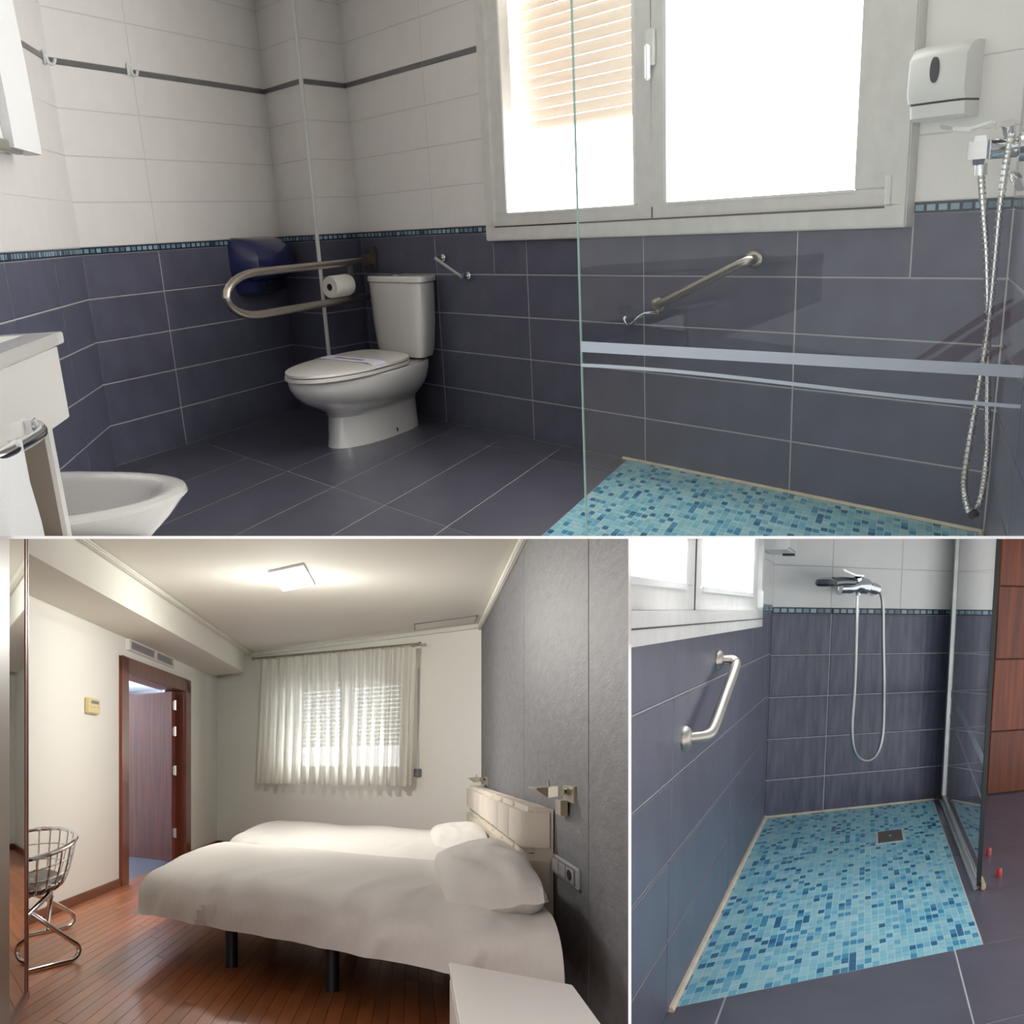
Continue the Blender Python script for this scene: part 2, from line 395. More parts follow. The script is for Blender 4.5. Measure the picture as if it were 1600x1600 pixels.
def tiled_wall(room, name, wall, s0, s1, ss, hole=None, top=3.0, trim=True, dark=None, ws=None, nb=None, th=.12):
    wb = wall_body(room, name, wall, s0, s1, -.02, top, m_grout, hole, th)
    lay(wb, wall, ss, ROWS, dark or m_dark_tile, 'dark_wall_tile', hole)
    ws = ws or ss
    lay(wb, wall, ws, WROWS, m_white_tile, 'white_wall_tile', hole, gs=.004, gh=.002)
    lay(wb, wall, ws, [2.297, 2.55, 2.8, top], m_white_tile, 'white_wall_tile', hole, gs=.004, gh=.002)
    back = Mesh(); cells = [(s0, s1, BORD[1], top)]
    for r in (rect_minus(cells[0], hole) if hole else cells): wall.blk(back, r[0], r[1], r[2], r[3], 0, .004)
    o = link(bpy.data.objects.new('white_grout_bed', make_mesh('white_grout_bed', back, m_wgrout)), wb); BASE[o.name] = Vector()
    for i in range(len(ss) - 1):
        for r in (rect_minus((ss[i], ss[i + 1], BORD[0], BORD[1]), hole) if hole else [(ss[i], ss[i + 1], *BORD)]):
            if r[1] - r[0] > .03 and r[3] - r[2] > .02: strip(wb, wall, r[0], r[1], r[2], r[3], m_border, 'mosaic_border')
    if trim:
        for i in range(len(ss) - 1):
            for r in (rect_minus((ss[i], ss[i + 1], 2.265, 2.297), hole) if hole else [(ss[i], ss[i + 1], 2.265, 2.297)]):
                if r[1] - r[0] > .03: strip(wb, wall, r[0], r[1], r[2], r[3], m_trim, 'grey_trim_strip')
    return wb

# ------------------------------------------------------------------ slab and partition that divide the three rooms
S_TOP, S_BOT = .17875, .1765        # gradients of the slab's two faces
P_L, P_R = .09085, .0932            # gradients of the partition's two faces
def wedge_slab():
    b = Mesh(); y0, y1 = 3.0, 9.6
    rings = []
    for y in (y0, y1):
        rings.append([Vector((-.75 * y, y, 1.12 + S_BOT * y)), Vector((.75 * y, y, 1.12 + S_BOT * y)), Vector((.75 * y, y, 1.12 + S_TOP * y)), Vector((-.75 * y, y, 1.12 + S_TOP * y))])
    b.loft(rings); return struct('B', 'floor_slab', b, m_plaster)
wedge_slab()
def wedge_partition():
    b = Mesh(); rings = []
    for y in (3.0, 4.6):
        zt = 1.12 + S_BOT * y
        rings.append([Vector((P_L * y, y, -.6)), Vector((P_R * y, y, -.6)), Vector((P_R * y, y, zt)), Vector((P_L * y, y, zt))])
    b.loft(rings); return struct('B', 'wall_partition', b, m_plaster)
wedge_partition()

# =================================================================== ROOM A : the accessible bathroom (upper storey)
wW = Wall(W0, E1)
wL = Wall((-1.555, 10.68), (-.339, -.941))
ARR = V2(-1.205, 10.085)
wCL = Wall((-1.555, 10.68), ARR - V2(-1.555, 10.68))
wCR = Wall(ARR, W0 - ARR)
LE = V2(-2.412, 8.30)
wF = Wall(LE, (.109, -.994))
wR = Wall(W0 + E1 * 6.07, E2)
HOLE_A = (2.05, 5.56, 1.2, 2.9)
sW = [0, .05, 1.25, 2.455, 3.665, 4.865, 6.06]
ww = tiled_wall('A', 'wall_window', wW, 0, 6.06, sW, HOLE_A)
lenL = (LE - V2(-1.555, 10.68)).length
tiled_wall('A', 'wall_dispenser', wL, 0, lenL, [0, 1.70, lenL])
tiled_wall('A', 'wall_column_side', wCL, 0, (ARR - V2(-1.555, 10.68)).length, [0, (ARR - V2(-1.555, 10.68)).length], th=.003)
tiled_wall('A', 'wall_column_front', wCR, 0, (W0 - ARR).length, [0, (W0 - ARR).length], th=.003)
tiled_wall('A', 'wall_towel', wF, 0, 4.4, [0, .86, 2.0, 3.2, 4.4])
tiled_wall('A', 'wall_tap', wR, 0, 3.2, [0, 1.2, 2.2, 3.2], th=2.5)
# column corner strip
b = Mesh(); b.tube([V3(ARR, 0), V3(ARR, 3.0)], .015, 8)
o = struct('A', 'trim_1', b, mat('pale_corner_strip', lin(206, 206, 204), .4), smooth=True)
# ceiling
b = Mesh(); b.para(V3((-3.4, 1.5), 3.0), (8.5, 0, 0), (0, 10.5, 0), (0, 0, .08)); struct('A', 'ceiling_bath', b, m_ceil)

# floor
b = Mesh(); b.blk(PA, -1.4, 6.2, -.1, 6.5, -.06, -.002); fl = struct('A', 'floor_bath', b, m_grout)
aj = [-1.31, -.62, .07, .76, 1.45, 2.12, 2.8, 3.49]; bj = [-.02, .42, 2.25, 4.08, 5.9]
FT = {}
def floor_tile(parent, P, a0, a1, b0, b1, m, g=.010, t=.008, name='floor_tile'):
    key = (parent.name, round(a1 - a0, 4), round(b1 - b0, 4))
    if key not in FT:
        mb = Mesh(); o = P(0, 0, 0)
        x = P(a1 - a0 - g, 0, 0) - o; y = P(0, b1 - b0 - g, 0) - o
        mb.para(Vector(), x, y, Vector((0, 0, t))); FT[key] = make_mesh(name, mb, m)
    ob = link(bpy.data.objects.new(name, FT[key]), parent); ob.location = P(a0 + g / 2, b0 + g / 2, -t)
for i in range(len(aj) - 1):
    for j in range(len(bj) - 1): floor_tile(fl, PA, aj[i], aj[i + 1], bj[j], bj[j + 1], m_floor_tile)

def keep_a(wp): return wp.z - 1.12 > S_TOP * wp.y - .02
def mosaic(room, name, P, a0, a1, na, b0, b1, nb, keep, bed_h=-.006):
    rnd = random.Random(11 if room == 'A' else 23)
    b = Mesh(); b.blk(P, a0, a1, b0, b1, -.06, -.0015)
    root = struct(room, name, b, m_mosgrout)
    da, db = (a1 - a0) / na, (b1 - b0) / nb; ga, gb = da * .1, db * .1
    cells = []
    for i in range(na):
        for j in range(nb):
            c = P(a0 + (i + .5) * da, b0 + (j + .5) * db, 0); wp = ROOM[room] @ c
            if not keep(wp): continue
            k = rnd.choices(range(6), MOSW)[0]
            d = (wp - EYE); px = 800 + 2000 * d.x / d.y; vis = 0 if 0 <= px <= 1600 and d.z / d.y < S_BOT + 2 else 100
            cells.append((d.length + vis, i, j, k))
    cells.sort()
    o = P(0, 0, 0); x = P(da - ga, 0, 0) - o; y = P(0, db - gb, 0) - o
    ms = []
    for k in range(6):
        t = Mesh(); t.para(Vector(), x, y, Vector((0, 0, .004))); ms.append(make_mesh('mosaic_tile', t, MOS[k]))
    rest = Mesh()
    for n, (d, i, j, k) in enumerate(cells):
        q = P(a0 + i * da + ga / 2, b0 + j * db + gb / 2, -.004)
        if n < 300:
            ob = link(bpy.data.objects.new('mosaic_tile', ms[k]), root); ob.location = q
        else: rest.para(q, x, y, Vector((0, 0, .004)), k)
    ob = link(bpy.data.objects.new('mosaic_field', make_mesh('mosaic_field', rest, MOS)), root); ob['kind'] = 'stuff'
    return root
mosA = mosaic('A', 'floor_mosaic_bath', PA, 3.49, 6.06, 56, 0, 2.48, 40, keep_a)
b = Mesh(); b.tube([PA(3.45, .01, .004), PA(6.05, .01, .004)], .012, 6); b.tube([PA(6.05, 0, .004), PA(6.05, 2.5, .004)], .010, 6)
o = link(bpy.data.objects.new('caulk_bead', make_mesh('caulk_bead', b, m_caulk, smooth=True)), mosA)

# window
def window_a():
    b = Mesh()
    s0, s1, h0, h1 = 2.05, 5.56, 1.2, 2.9
    wW.blk(b, s0, s1, h0, h0 + .085, -.06, .05); wW.blk(b, s0, s0 + .11, h0 + .085, h1, -.06, .05); wW.blk(b, s1 - .11, s1, h0 + .085, h1, -.06, .05)
    root = struct('A', 'window_1', b, m_frame, bevel=.006)
    for nm, a0, a1, pl, pr in (('l', 2.15, 3.788, 2.30, 3.645), ('r', 3.793, 5.46, 3.905, 5.24)):
        b = Mesh(); hb = 1.28
        wW.blk(b, a0, a1, hb, 1.352, -.04, .035); wW.blk(b, a0, pl, 1.352, h1, -.04, .035); wW.blk(b, pr, a1, 1.352, h1, -.04, .035)
        sash = part(root, 'sash', b, m_frame, bevel=.005)
        b = Mesh(); wW.blk(b, pl, pr, 1.352, h1, -.025, -.018)
        part(sash, 'pane', b, m_paneclear if nm == 'l' else m_dayA)
        b = Mesh(); wW.blk(b, pl - .012, pl + .014, 1.352, h1, .03, .038) if nm == 'r' else wW.blk(b, pr - .014, pr + .01, 1.352, h1, .03, .038)
        wW.blk(b, pl, pr, 1.345, 1.356, .03, .038)
        part(sash, 'glazing_bead', b, m_wplastic)
    b = Mesh(); wW.blk(b, 3.76, 3.84, 1.98, 2.15, .035, .05); wW.blk(b, 3.785, 3.815, 1.92, 2.08, .05, .085)
    part(root, 'window_handle', b, m_wplastic, bevel=.008)
    b = Mesh(); wW.blk(b, 3.775, 3.805, 1.28, h1, -.05, .034); wW.blk(b, 2.17, 5.44, 1.276, 1.284, .03, .0515); part(root, 'seal', b, m_mildew)
    b = Mesh(); b.tube([wW.P(5.46, 1.29, .05), wW.P(5.46, 1.40, .05)], .018, 8); part(root, 'hinge', b, m_wplastic, smooth=True)
    # roller shutter half lowered behind the clear pane
    for k in range(14):
        b = Mesh(); h = 1.80 + .058 * k
        ring = []
        for s_ in (2.2, 3.72):
            ring.append([wW.P(s_, h + .055 * math.cos(t) * .5 + .0275, -.16 + .012 * math.sin(t)) for t in [2 * math.pi * i / 8 for i in range(8)]])
        b.loft(ring); part(root, 'shutter_slat', b, m_shutter, smooth=True)
    b = Mesh(); b.tube([wW.P(2.27, 1.9, -.03), wW.P(2.25, 2.6, -.03)], .008, 6); part(root, 'shutter_cord', b, m_mildew)
    b = Mesh(); wW.blk(b, .6, 4.4, .7, 3.3, -.52, -.5); part(root, 'daylight_beyond', b, m_dayA)
    # window reveal seen from inside
    b = Mesh(); wW.blk(b, 2.0, 2.1, 1.1, 2.7, -.3, -.12); wW.blk(b, 3.74, 3.8, 1.1, 2.7, -.3, -.12); wW.blk(b, 2.0, 3.8, 1.1, 1.2, -.3, -.12)
    part(root, 'reveal', b, m_paint)
    return root
window_a()

# --- toilet
def dring(bc0, b1, half, h, n=36, c=.80, k=-.10):
    pts = []; mid = bc0 + (b1 - bc0) * .45
    for i in range(n):
        t = 2 * math.pi * i / n; cs, sn = math.cos(t), math.sin(t)
        if sn >= 0: x = half * cs; y = mid + (b1 - mid) * sn
        else:
            e = .55; x = half * math.copysign(abs(cs) ** e, cs); y = mid - (mid - bc0) * abs(sn) ** e
        pts.append(PA(c + k * y + x, y, h))
    return pts
T = thing('A', 'toilet', PA(.75, .8, 0), 'white ceramic close-coupled toilet with closed lid under the support rail', 'toilet')
b = Mesh(); b.loft([dring(.2, 1.50, .29, 0), dring(.2, 1.48, .28, .06), dring(.2, 1.46, .275, .19), dring(.19, 1.49, .30, .225), dring(.15, 1.62, .37, .262), dring(.10, 1.77, .425, .31), dring(.07, 1.87, .455, .36), dring(.05, 1.92, .47, .41), dring(.05, 1.93, .47, .445), dring(.06, 1.92, .46, .455)])
part(T, 'bowl', b, m_ceramic, smooth=True)
b = Mesh(); b.loft([dring(.42, 1.92, .44, .457), dring(.40, 1.95, .47, .462), dring(.40, 1.95, .47, .478), dring(.42, 1.93, .45, .484)]); part(T, 'seat_ring', b, m_lid, smooth=True)
b = Mesh(); b.loft([dring(.42, 1.92, .44, .485), dring(.40, 1.94, .465, .49), dring(.40, 1.94, .46, .505), dring(.46, 1.86, .40, .514), dring(.6, 1.6, .25, .518), dring(.8, 1.3, .1, .519)]); lidp = part(T, 'lid', b, m_lid, smooth=True)
b = Mesh()
def band(u, v):
    y = 1.0 + .2 * v - .10 * (u - .5); x = (u - .5) * .95; h = .521 - .012 * max(0, abs(u - .5) * 2 - .75) * 4 - .02 * max(0, abs(u - .5) * 2 - .93) * 10
    return PA(.80 - .1 * y + x, y, h)
b.grid(band, 16, 2); bandp = part(lidp, 'paper_band', b, m_lav)
b = Mesh()
for k in range(9): b.add([band(.28 + .05 * k, .35), band(.31 + .05 * k, .35), band(.31 + .05 * k, .62), band(.28 + .05 * k, .62)], [(0, 1, 2, 3)])
for v in b.v: v.z += .0015
part(lidp, 'band_print', b, m_ink)
def tank_ring(h, g, b1):
    pts = []; n = 32; c = .83
    for i in range(n):
        t = 2 * math.pi * i / n; cs, sn = math.cos(t), math.sin(t)
        x = (.44 + g) * math.copysign(abs(cs) ** .35, cs); y = .19 + (b1) * math.copysign(abs(sn) ** (.6 if sn > 0 else .3), sn)
        pts.append(PA(c + x - .02, y, h))
    return pts
b = Mesh(); b.loft([tank_ring(.47, -.08, .15), tank_ring(.53, -.05, .165), tank_ring(.7, -.02, .175), tank_ring(.955, 0, .18)]); part(T, 'tank', b, m_ceramic, smooth=True)
b = Mesh(); b.loft([tank_ring(.957, .005, .185), tank_ring(.965, .02, .195), tank_ring(.99, .02, .195), tank_ring(1.0, .0, .18)]); tl = part(T, 'tank_lid', b, m_ceramic, smooth=True)
b = Mesh(); b.lathe(PA(.78, .2, 1.0), V3(E1 * 1.6, 0), V3(E2 * 2, 0), (0, 0, 1), [(.045, 0), (.045, .006), (.03, .009)], 18); part(tl, 'flush_button', b, m_chrome, smooth=True)
b = Mesh(); b.lathe(PA(1.0, .72, .035), V3(E1 * .6 - E2 * .4, 0), (0, 0, 1), V3(-E2 * .2 + E1 * 1.0, 0), [(.014, -.01), (.014, .02)], 10); part(T, 'floor_bolt', b, m_mildew)

# --- fold-down support rail with paper roll
T = thing('A', 'support_rail', PA(.2, .1, .84), 'U-shaped brushed steel support rail reaching out beside the toilet', 'grab rail')
pts = [PA(.2, .10, 1.096)] + [PA(.2, 1.2, 1.096)]
R_ = .124; cb = 1.93
for i in range(13):
    t = math.pi * i / 12; pts.append(PA(.2, cb + .42 * math.sin(t), .972 + R_ * math.cos(t)))
pts += [PA(.2, 1.2, .848), PA(.2, .10, .848)]
b = Mesh(); b.tube(pts, .024, 12); part(T, 'rail_tube', b, m_steel, smooth=True)
b = Mesh(); b.blk(PA, .12, .30, .0, .05, 1.03, 1.19); b.blk(PA, .16, .25, .05, .2, 1.06, 1.14); b.blk(PA, .14, .28, 0, .05, .79, .90); part(T, 'hinge_plate', b, m_steel, bevel=.012)
b = Mesh(); b.blk(PA, .17, .23, .40, .46, .848, 1.096); part(T, 'roll_bracket', b, m_steel, bevel=.006)
T = thing('A', 'toilet_paper', PA(.2, .6, .87), 'white toilet paper roll hanging inside the support rail', 'toilet paper')
b = Mesh(); c0 = PA(.2, .50, .948)
b.lathe(c0, V3(E1 * 1.9, 0), (0, 0, 1), V3(E2, 0), [(.024, .33), (.024, .0), (.070, 0), (.074, .03), (.074, .30), (.070, .33), (.024, .33)], 26, False); part(T, 'roll', b, m_paper, smooth=True)
b = Mesh(); b.lathe(c0, V3(E1 * 1.9, 0), (0, 0, 1), V3(E2, 0), [(.0235, .332), (.0235, .0)], 18, False); part(T, 'core', b, m_card, smooth=True)

# --- blue dispenser on the left wall
T = thing('A', 'paper_dispenser', wL.P(.48, .93), 'dark blue curved paper towel dispenser on the tiled wall', 'paper dispenser')
def dsec(h, w, d, c=.50):
    w *= .80; h -= .03
    return [wL.P(c + w * x, h, d * y) for x, y in ((-1, 0), (-1, .45), (-.86, .8), (-.5, .97), (0, 1), (.5, .97), (.86, .8), (1, .45), (1, 0))]
b = Mesh(); b.loft([dsec(1.03, .36, .18), dsec(1.06, .385, .235), dsec(1.12, .40, .27), dsec(1.2, .40, .27), dsec(1.27, .395, .22), dsec(1.315, .37, .13), dsec(1.33, .33, .06)]); part(T, 'cover', b, m_blue, smooth=True)
b = Mesh(); b.loft([dsec(.935, .26, .10), dsec(.96, .33, .16), dsec(1.03, .355, .175)]); part(T, 'lower_tray', b, m_blue, smooth=True)
b = Mesh(); wL.blk(b, .34, .66, .935, .99, .10, .185); part(T, 'paper_slot', b, m_black)
b = Mesh(); wL.blk(b, .42, .62, 1.045, 1.058, .24, .262); part(T, 'maker_print', b, mat('pale_print', lin(150, 156, 190), .5))

# --- two small hooks
for (w_, s_, h_, lab) in ((wF, .16, 2.24, 'clear plastic hook on the grey trim nearest the hanging towel'), (wL, 1.74, 2.255, 'white plastic hook on the grey trim above the bright tiles')):
    T = thing('A', 'wall_hook', w_.P(s_, h_), lab, 'hook', 'hooks on the tiled wall')
    b = Mesh(); w_.blk(b, s_ - .03, s_ + .03, h_, h_ + .075, .009, .02); part(T, 'back_plate', b, m_hookclear, bevel=.004)
    b = Mesh(); b.tube(smooth_path([w_.P(s_, h_ + .05, .02), w_.P(s_, h_ + .012, .03), w_.P(s_, h_ + .002, .055), w_.P(s_, h_ + .03, .07)]), .009, 8); part(T, 'prong', b, m_hookclear, smooth=True)

# --- small towel bar
T = thing('A', 'towel_bar', wW.P(1.55, .98), 'short chrome bar on the dark tiles right of the cistern', 'towel bar')
b = Mesh(); b.tube([PA(1.36, .16, 1.108), PA(1.72, .16, .99)], .012, 10); part(T, 'bar', b, m_chrome, smooth=True)
for a, h in ((1.37, 1.105), (1.71, .993)):
    b = Mesh(); b.tube([PA(a, .0, h), PA(a, .17, h)], .014, 10); b.lathe(PA(a, 0, h), V3(E1 * 1.6, 0), (0, 0, 1), V3(E2, 0), [(.024, 0), (.024, .03), (.014, .04)], 14); part(T, 'mount', b, m_chrome, smooth=True)

# --- sloping grab bar in the shower
def grab_bar(room, name, pts, plates, r, lab):
    T = thing(room, name, pts[0], lab, 'grab bar')
    b = Mesh(); b.tube(smooth_path(pts, 5), r, 12); part(T, 'bar', b, m_steel, smooth=True)
    for c, ex, ez in plates:
        b = Mesh(); b.lathe(c, ex, (0, 0, 1), ez, [(.042, 0), (.042, .010), (.034, .022), (.024, .028)], 20); part(T, 'flange', b, m_steel, smooth=True)
nW = V3(wW.n, 0)
grab_bar('A', 'grab_bar', [PA(4.57, .0, 1.08), PA(4.57, .08, 1.08), PA(4.55, .17, 1.078), PA(4.40, .19, 1.035), PA(4.0, .19, .912), PA(3.87, .17, .875), PA(3.82, .08, .86), PA(3.80, .0, .855)],
         [(wW.P(4.57, 1.08), V3(E1 * 1.5, 0), nW * 1), (wW.P(3.80, .855), V3(E1 * 1.5, 0), nW * 1)], .021, 'sloping brushed steel grab bar behind the glass screen under the window')
T = thing('A', 'wire_soap_hook', wW.P(3.68, .76), 'thin chrome wire hook beside the lower end of the sloping bar', 'hook')
b = Mesh(); b.tube(smooth_path([PA(3.80, .02, .815), PA(3.72, .1, .818), PA(3.66, .12, .80), PA(3.60, .13, .765), PA(3.55, .13, .755), PA(3.52, .12, .785), PA(3.54, .11, .795)]), .008, 8); part(T, 'wire', b, m_chrome, smooth=True)

# --- white towel dispenser by the window
T = thing('A', 'hand_towel_dispenser', wW.P(5.75, 1.6), 'white hand towel dispenser with dark oval level window', 'towel dispenser')
b = Mesh()
def hsec(o): return [wW.P(5.56 + .03 * 0, 1.665, 0), wW.P(5.56, 1.665, o), wW.P(5.90, 1.665, o), wW.P(5.90, 1.665, 0)]
b.loft([[wW.P(s_, h_, o_) for s_, o_ in ((5.575, 0), (5.575, d_), (5.60, d_ + .02), (5.83, d_ + .02), (5.86, d_), (5.86, 0))] for h_, d_ in ((1.648, .09), (1.68, .10), (1.80, .095), (1.835, .07), (1.845, .04))]); part(T, 'cover', b, m_wplastic, smooth=True)
b = Mesh(); b.loft([[wW.P(s_, h_, o_) for s_, o_ in ((5.58, 0), (5.58, d_), (5.61, d_ + .02), (5.82, d_ + .02), (5.855, d_), (5.855, 0))] for h_, d_ in ((1.585, .06), (1.595, .08), (1.64, .085))]); part(T, 'lower_tray', b, m_wplastic, smooth=True)
b = Mesh(); wW.blk(b, 5.58, 5.855, 1.64, 1.648, 0, .08); part(T, 'seam', b, m_mildew)
b = Mesh(); b.lathe(wW.P(5.73, 1.755, .115), V3(E1 * .02, 0), (0, 0, .044), nW, [(1, 0), (1, .012)], 20); part(T, 'level_window', b, m_black)

# --- shower mixer with hose
T = thing('A', 'shower_mixer', PA(6.0, .35, 1.38), 'chrome lever shower mixer with hanging hose in the bathroom corner', 'shower mixer')
b = Mesh(); b.blk(PA, 5.80, 5.90, .22, .48, 1.405, 1.50); part(T, 'body', b, m_chrome, bevel=.018)
b = Mesh(); b.tube([PA(5.90, .35, 1.455), PA(6.07, .35, 1.455)], .034, 14); b.lathe(PA(6.05, .35, 1.455), V3(E2 * 1.8, 0), (0, 0, 1), V3(-E1, 0), [(.05, -.02), (.05, .02), (.034, .03)], 18); part(T, 'inlet', b, m_chrome, smooth=True)
b = Mesh(); b.loft([[PA(a, .35 + dy, h + dz) for dy, dz in ((-.09 * k, -.008), (.09 * k, -.008), (.09 * k, .006), (-.09 * k, .006))] for a, h, k in ((5.66, 1.548, .4), (5.72, 1.535, .8), (5.80, 1.525, 1), (5.90, 1.54, 1.1), (5.93, 1.525, .8))]); part(T, 'lever', b, m_chrome, bevel=.003)
b = Mesh(); b.tube([PA(5.87, .33, 1.41), PA(5.873, .33, 1.37)], .022, 12); part(T, 'outlet', b, m_chrome, smooth=True)
hp = [(5.873, 1.385), (5.90, 1.25), (5.933, 1.094), (5.965, .869), (5.99, .64), (6.015, .428), (6.02, .309), (6.01, .2), (5.985, .14), (5.95, .15), (5.92, .25), (5.925, .437), (5.945, .633), (5.962, .822), (5.966, 1.027), (5.968, 1.247), (5.978, 1.42), (5.99, 1.50)]
path = smooth_path([PA(a, .30 + (.10 if i > 10 else 0), h) for i, (a, h) in enumerate(hp)], 8)
b = Mesh(); b.tube(path, .0125, 10); hs_ = part(T, 'hose', b, m_chrome, smooth=True)
b = Mesh()
acc = 0
for i in range(1, len(path)):
    acc += (path[i] - path[i - 1]).length
    if acc > .013:
        acc = 0; d = (path[i] - path[i - 1]).normalized(); b.tube([path[i] - d * .0035, path[i] + d * .0035], .0145, 8)
part(hs_, 'hose_coils', b, m_steel, kind='stuff', smooth=True)
b = Mesh(); b.tube([PA(6.0, .33, 1.43), PA(5.985, .33, 1.50), PA(5.975, .36, 1.535)], [.018, .022, .026], 12); b.tube([PA(6.02, .42, 1.36), PA(6.03, .62, 1.33)], .022, 10); part(T, 'hand_shower', b, m_chrome, smooth=True)
b = Mesh(); b.tube([PA(5.965, .36, .135), PA(5.985, .36, .15)], .018, 10); part(hs_, 'hose_clip', b, m_black, smooth=True)

# --- glass shower screen
gp = V2(.34, 4.941); gd = V2(.868, -.497).normalized(); wG = Wall(gp, gd)
T = thing('A', 'shower_screen', wG.P(.8, .16), 'clear glass shower screen with two frosted stripes', 'glass screen')
b = Mesh(); wG.blk(b, 0, 2.6, 0, 2.3, -.004, .004); part(T, 'pane', b, m_glass)
b = Mesh(); wG.blk(b, -.003, .002, 0, 2.3, -.0045, .0045); part(T, 'pane_edge', b, m_glassedge)
b = Mesh(); b.add([wG.P(.003, .846, .006), wG.P(2.6, .70 + .02, .006), wG.P(2.6, .755 + .005, .006), wG.P(.003, .882, .006)], [(0, 1, 2, 3)])
for v in b.v: pass
def stripe(s0, hs0, hs1, th):
    b = Mesh(); n = 24; rings = []
    for i in range(n + 1):
        s_ = s0 + (2.6 - s0) * i / n; h_ = hs0(s_); t = th(s_)
        rings.append([wG.P(s_, h_ - t, .005), wG.P(s_, h_ - t, .008), wG.P(s_, h_, .008), wG.P(s_, h_, .005)])
    return b.loft(rings)
part(T, 'wide_stripe', stripe(.003, lambda s_: .880 - .053 * s_ + .004, 0, lambda s_: .037), m_frost)
part(T, 'curved_stripe', stripe(.003, lambda s_: .806 - .012 * s_ - .075 * (1 - math.cos(min(s_, 1.7) / 1.7 * math.pi)) * .5 - .02 * s_, 0, lambda s_: .012), m_frost)

# --- washbasin cabinet, towels, bidet in the left foreground
wV = Wall((-1.33, 4.2), (.109, -.994))
T = thing('A', 'washbasin_cabinet', wV.P(.3, .5), 'white washbasin cabinet with open towel bay at the left edge', 'cabinet')
b = Mesh(); wV.blk(b, .05, 1.9, .806, 1.022, -.62, 0); part(T, 'body', b, m_lacquer, bevel=.004)
b = Mesh()
top_ring = lambda o: [wV.P(s_, 1.0, o_) for s_, o_ in ((0, -.64), (0, .012), (1.9, .012), (1.9, -.64))]
wV.blk(b, -.01, .07, 1.024, 1.058, -.64, .012); wV.blk(b, .07, 1.9, 1.024, 1.058, -.09, .012); wV.blk(b, .07, 1.9, 1.024, 1.058, -.64, -.5); wV.blk(b, .07, 1.9, 1.024, 1.03, -.5, -.09)
part(T, 'basin_top', b, m_ceramic, bevel=.006)
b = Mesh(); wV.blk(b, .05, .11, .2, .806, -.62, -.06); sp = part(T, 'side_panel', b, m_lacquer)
b = Mesh(); wV.blk(b, .1101, .114, .2, .805, -.62, -.075); part(sp, 'inner_face', b, m_shadow_board)  # thin sheet over the side panel, coloured as in shade
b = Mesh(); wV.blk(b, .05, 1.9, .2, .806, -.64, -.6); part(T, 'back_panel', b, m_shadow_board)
b = Mesh(); b.tube(smooth_path([wV.P(.62, .862, 0), wV.P(.63, .855, .03), wV.P(.70, .842, .045), wV.P(1.1, .85, .045), wV.P(1.2, .855, .03), wV.P(1.2, .862, 0)]), .016, 10)
b.blk(lambda a, o_, h: wV.P(a, h, o_), .60, .66, 0, .02, .835, .875); part(T, 'towel_rail', b, m_chrome, smooth=True)
# hand towel over the rail
def drape(w, s0, s1, h0, h1, off, th, amp, k, seed):
    b = Mesh(); n = 30; m = 14
    for side in (0, 1):
        def f(u, v, side=side):
            s_ = s0 + (s1 - s0) * u; h = h1 + (h0 - h1) * v
            o_ = off + (th if side else 0) + amp * math.sin(k * u * 6.28 + seed) * (.3 + .7 * v) + .012 * noise.noise(Vector((u * 4, v * 3, seed)))
            if v == 0: o_ = off + th * .5
            s2 = s_ + .02 * noise.noise(Vector((v * 3, seed, u)))
            return w.P(s2, h, o_)
        b.grid(f, n, m)
    b.loft([[w.P(s0, h0 + (h1 - h0) * t, off), w.P(s0, h0 + (h1 - h0) * t, off + th)] for t in (0, .5, 1)], False, False, False)
    return b
b = drape(wV, .98, 1.85, .40, .868, .03, .035, .010, 1.6, 2)
solo('A', 'hand_towel', wV.P(1.0, .6, .1), b, m_towel, 'white hand towel draped over the chrome rail of the cabinet', 'towel', smooth=True)
T = thing('A', 'bath_towel', wF.P(1.9, 1.7, .15), 'long white folded bath towel hanging high at the left edge', 'towel')
b = Mesh()
def tsheet(s0, s1, h0, h1, o0, o1, lean):
    mb = Mesh(); rings = []
    for i in range(13):
        t = i / 12; h = h0 + (h1 - h0) * t; ds = lean * t; w_ = .004 * math.sin(t * 5)
        rings.append([wF.P(s0 + ds, h, o0 + w_), wF.P(s1 + ds, h, o0 + w_), wF.P(s1 + ds, h, o1 + w_), wF.P(s0 + ds + .03, h, o1 + w_), wF.P(s0 + ds, h, (o0 + o1) / 2 + w_)])
    return mb.loft(rings)
part(T, 'front_fold', tsheet(1.40, 2.02, 1.715, 2.75, .07, .15, .10), m_towel, smooth=True)
part(T, 'back_fold', tsheet(1.98, 3.2, 1.70, 2.75, .04, .11, .40), m_towel, smooth=True)
T = thing('A', 'towel_shelf_rail', wF.P(2.2, 1.72, .1), 'grey flat rail behind the hanging bath towel', 'towel rail')
b = Mesh(); wF.blk(b, 1.75, 3.4, 1.70, 1.745, .10, .13); part(T, 'rail', b, mat('grey_green_rail', lin(150, 152, 142), .4, metal=.4), bevel=.004)
b = Mesh(); wF.blk(b, 3.3, 3.36, 1.7, 1.74, 0, .10); part(T, 'bracket', b, m_steel)

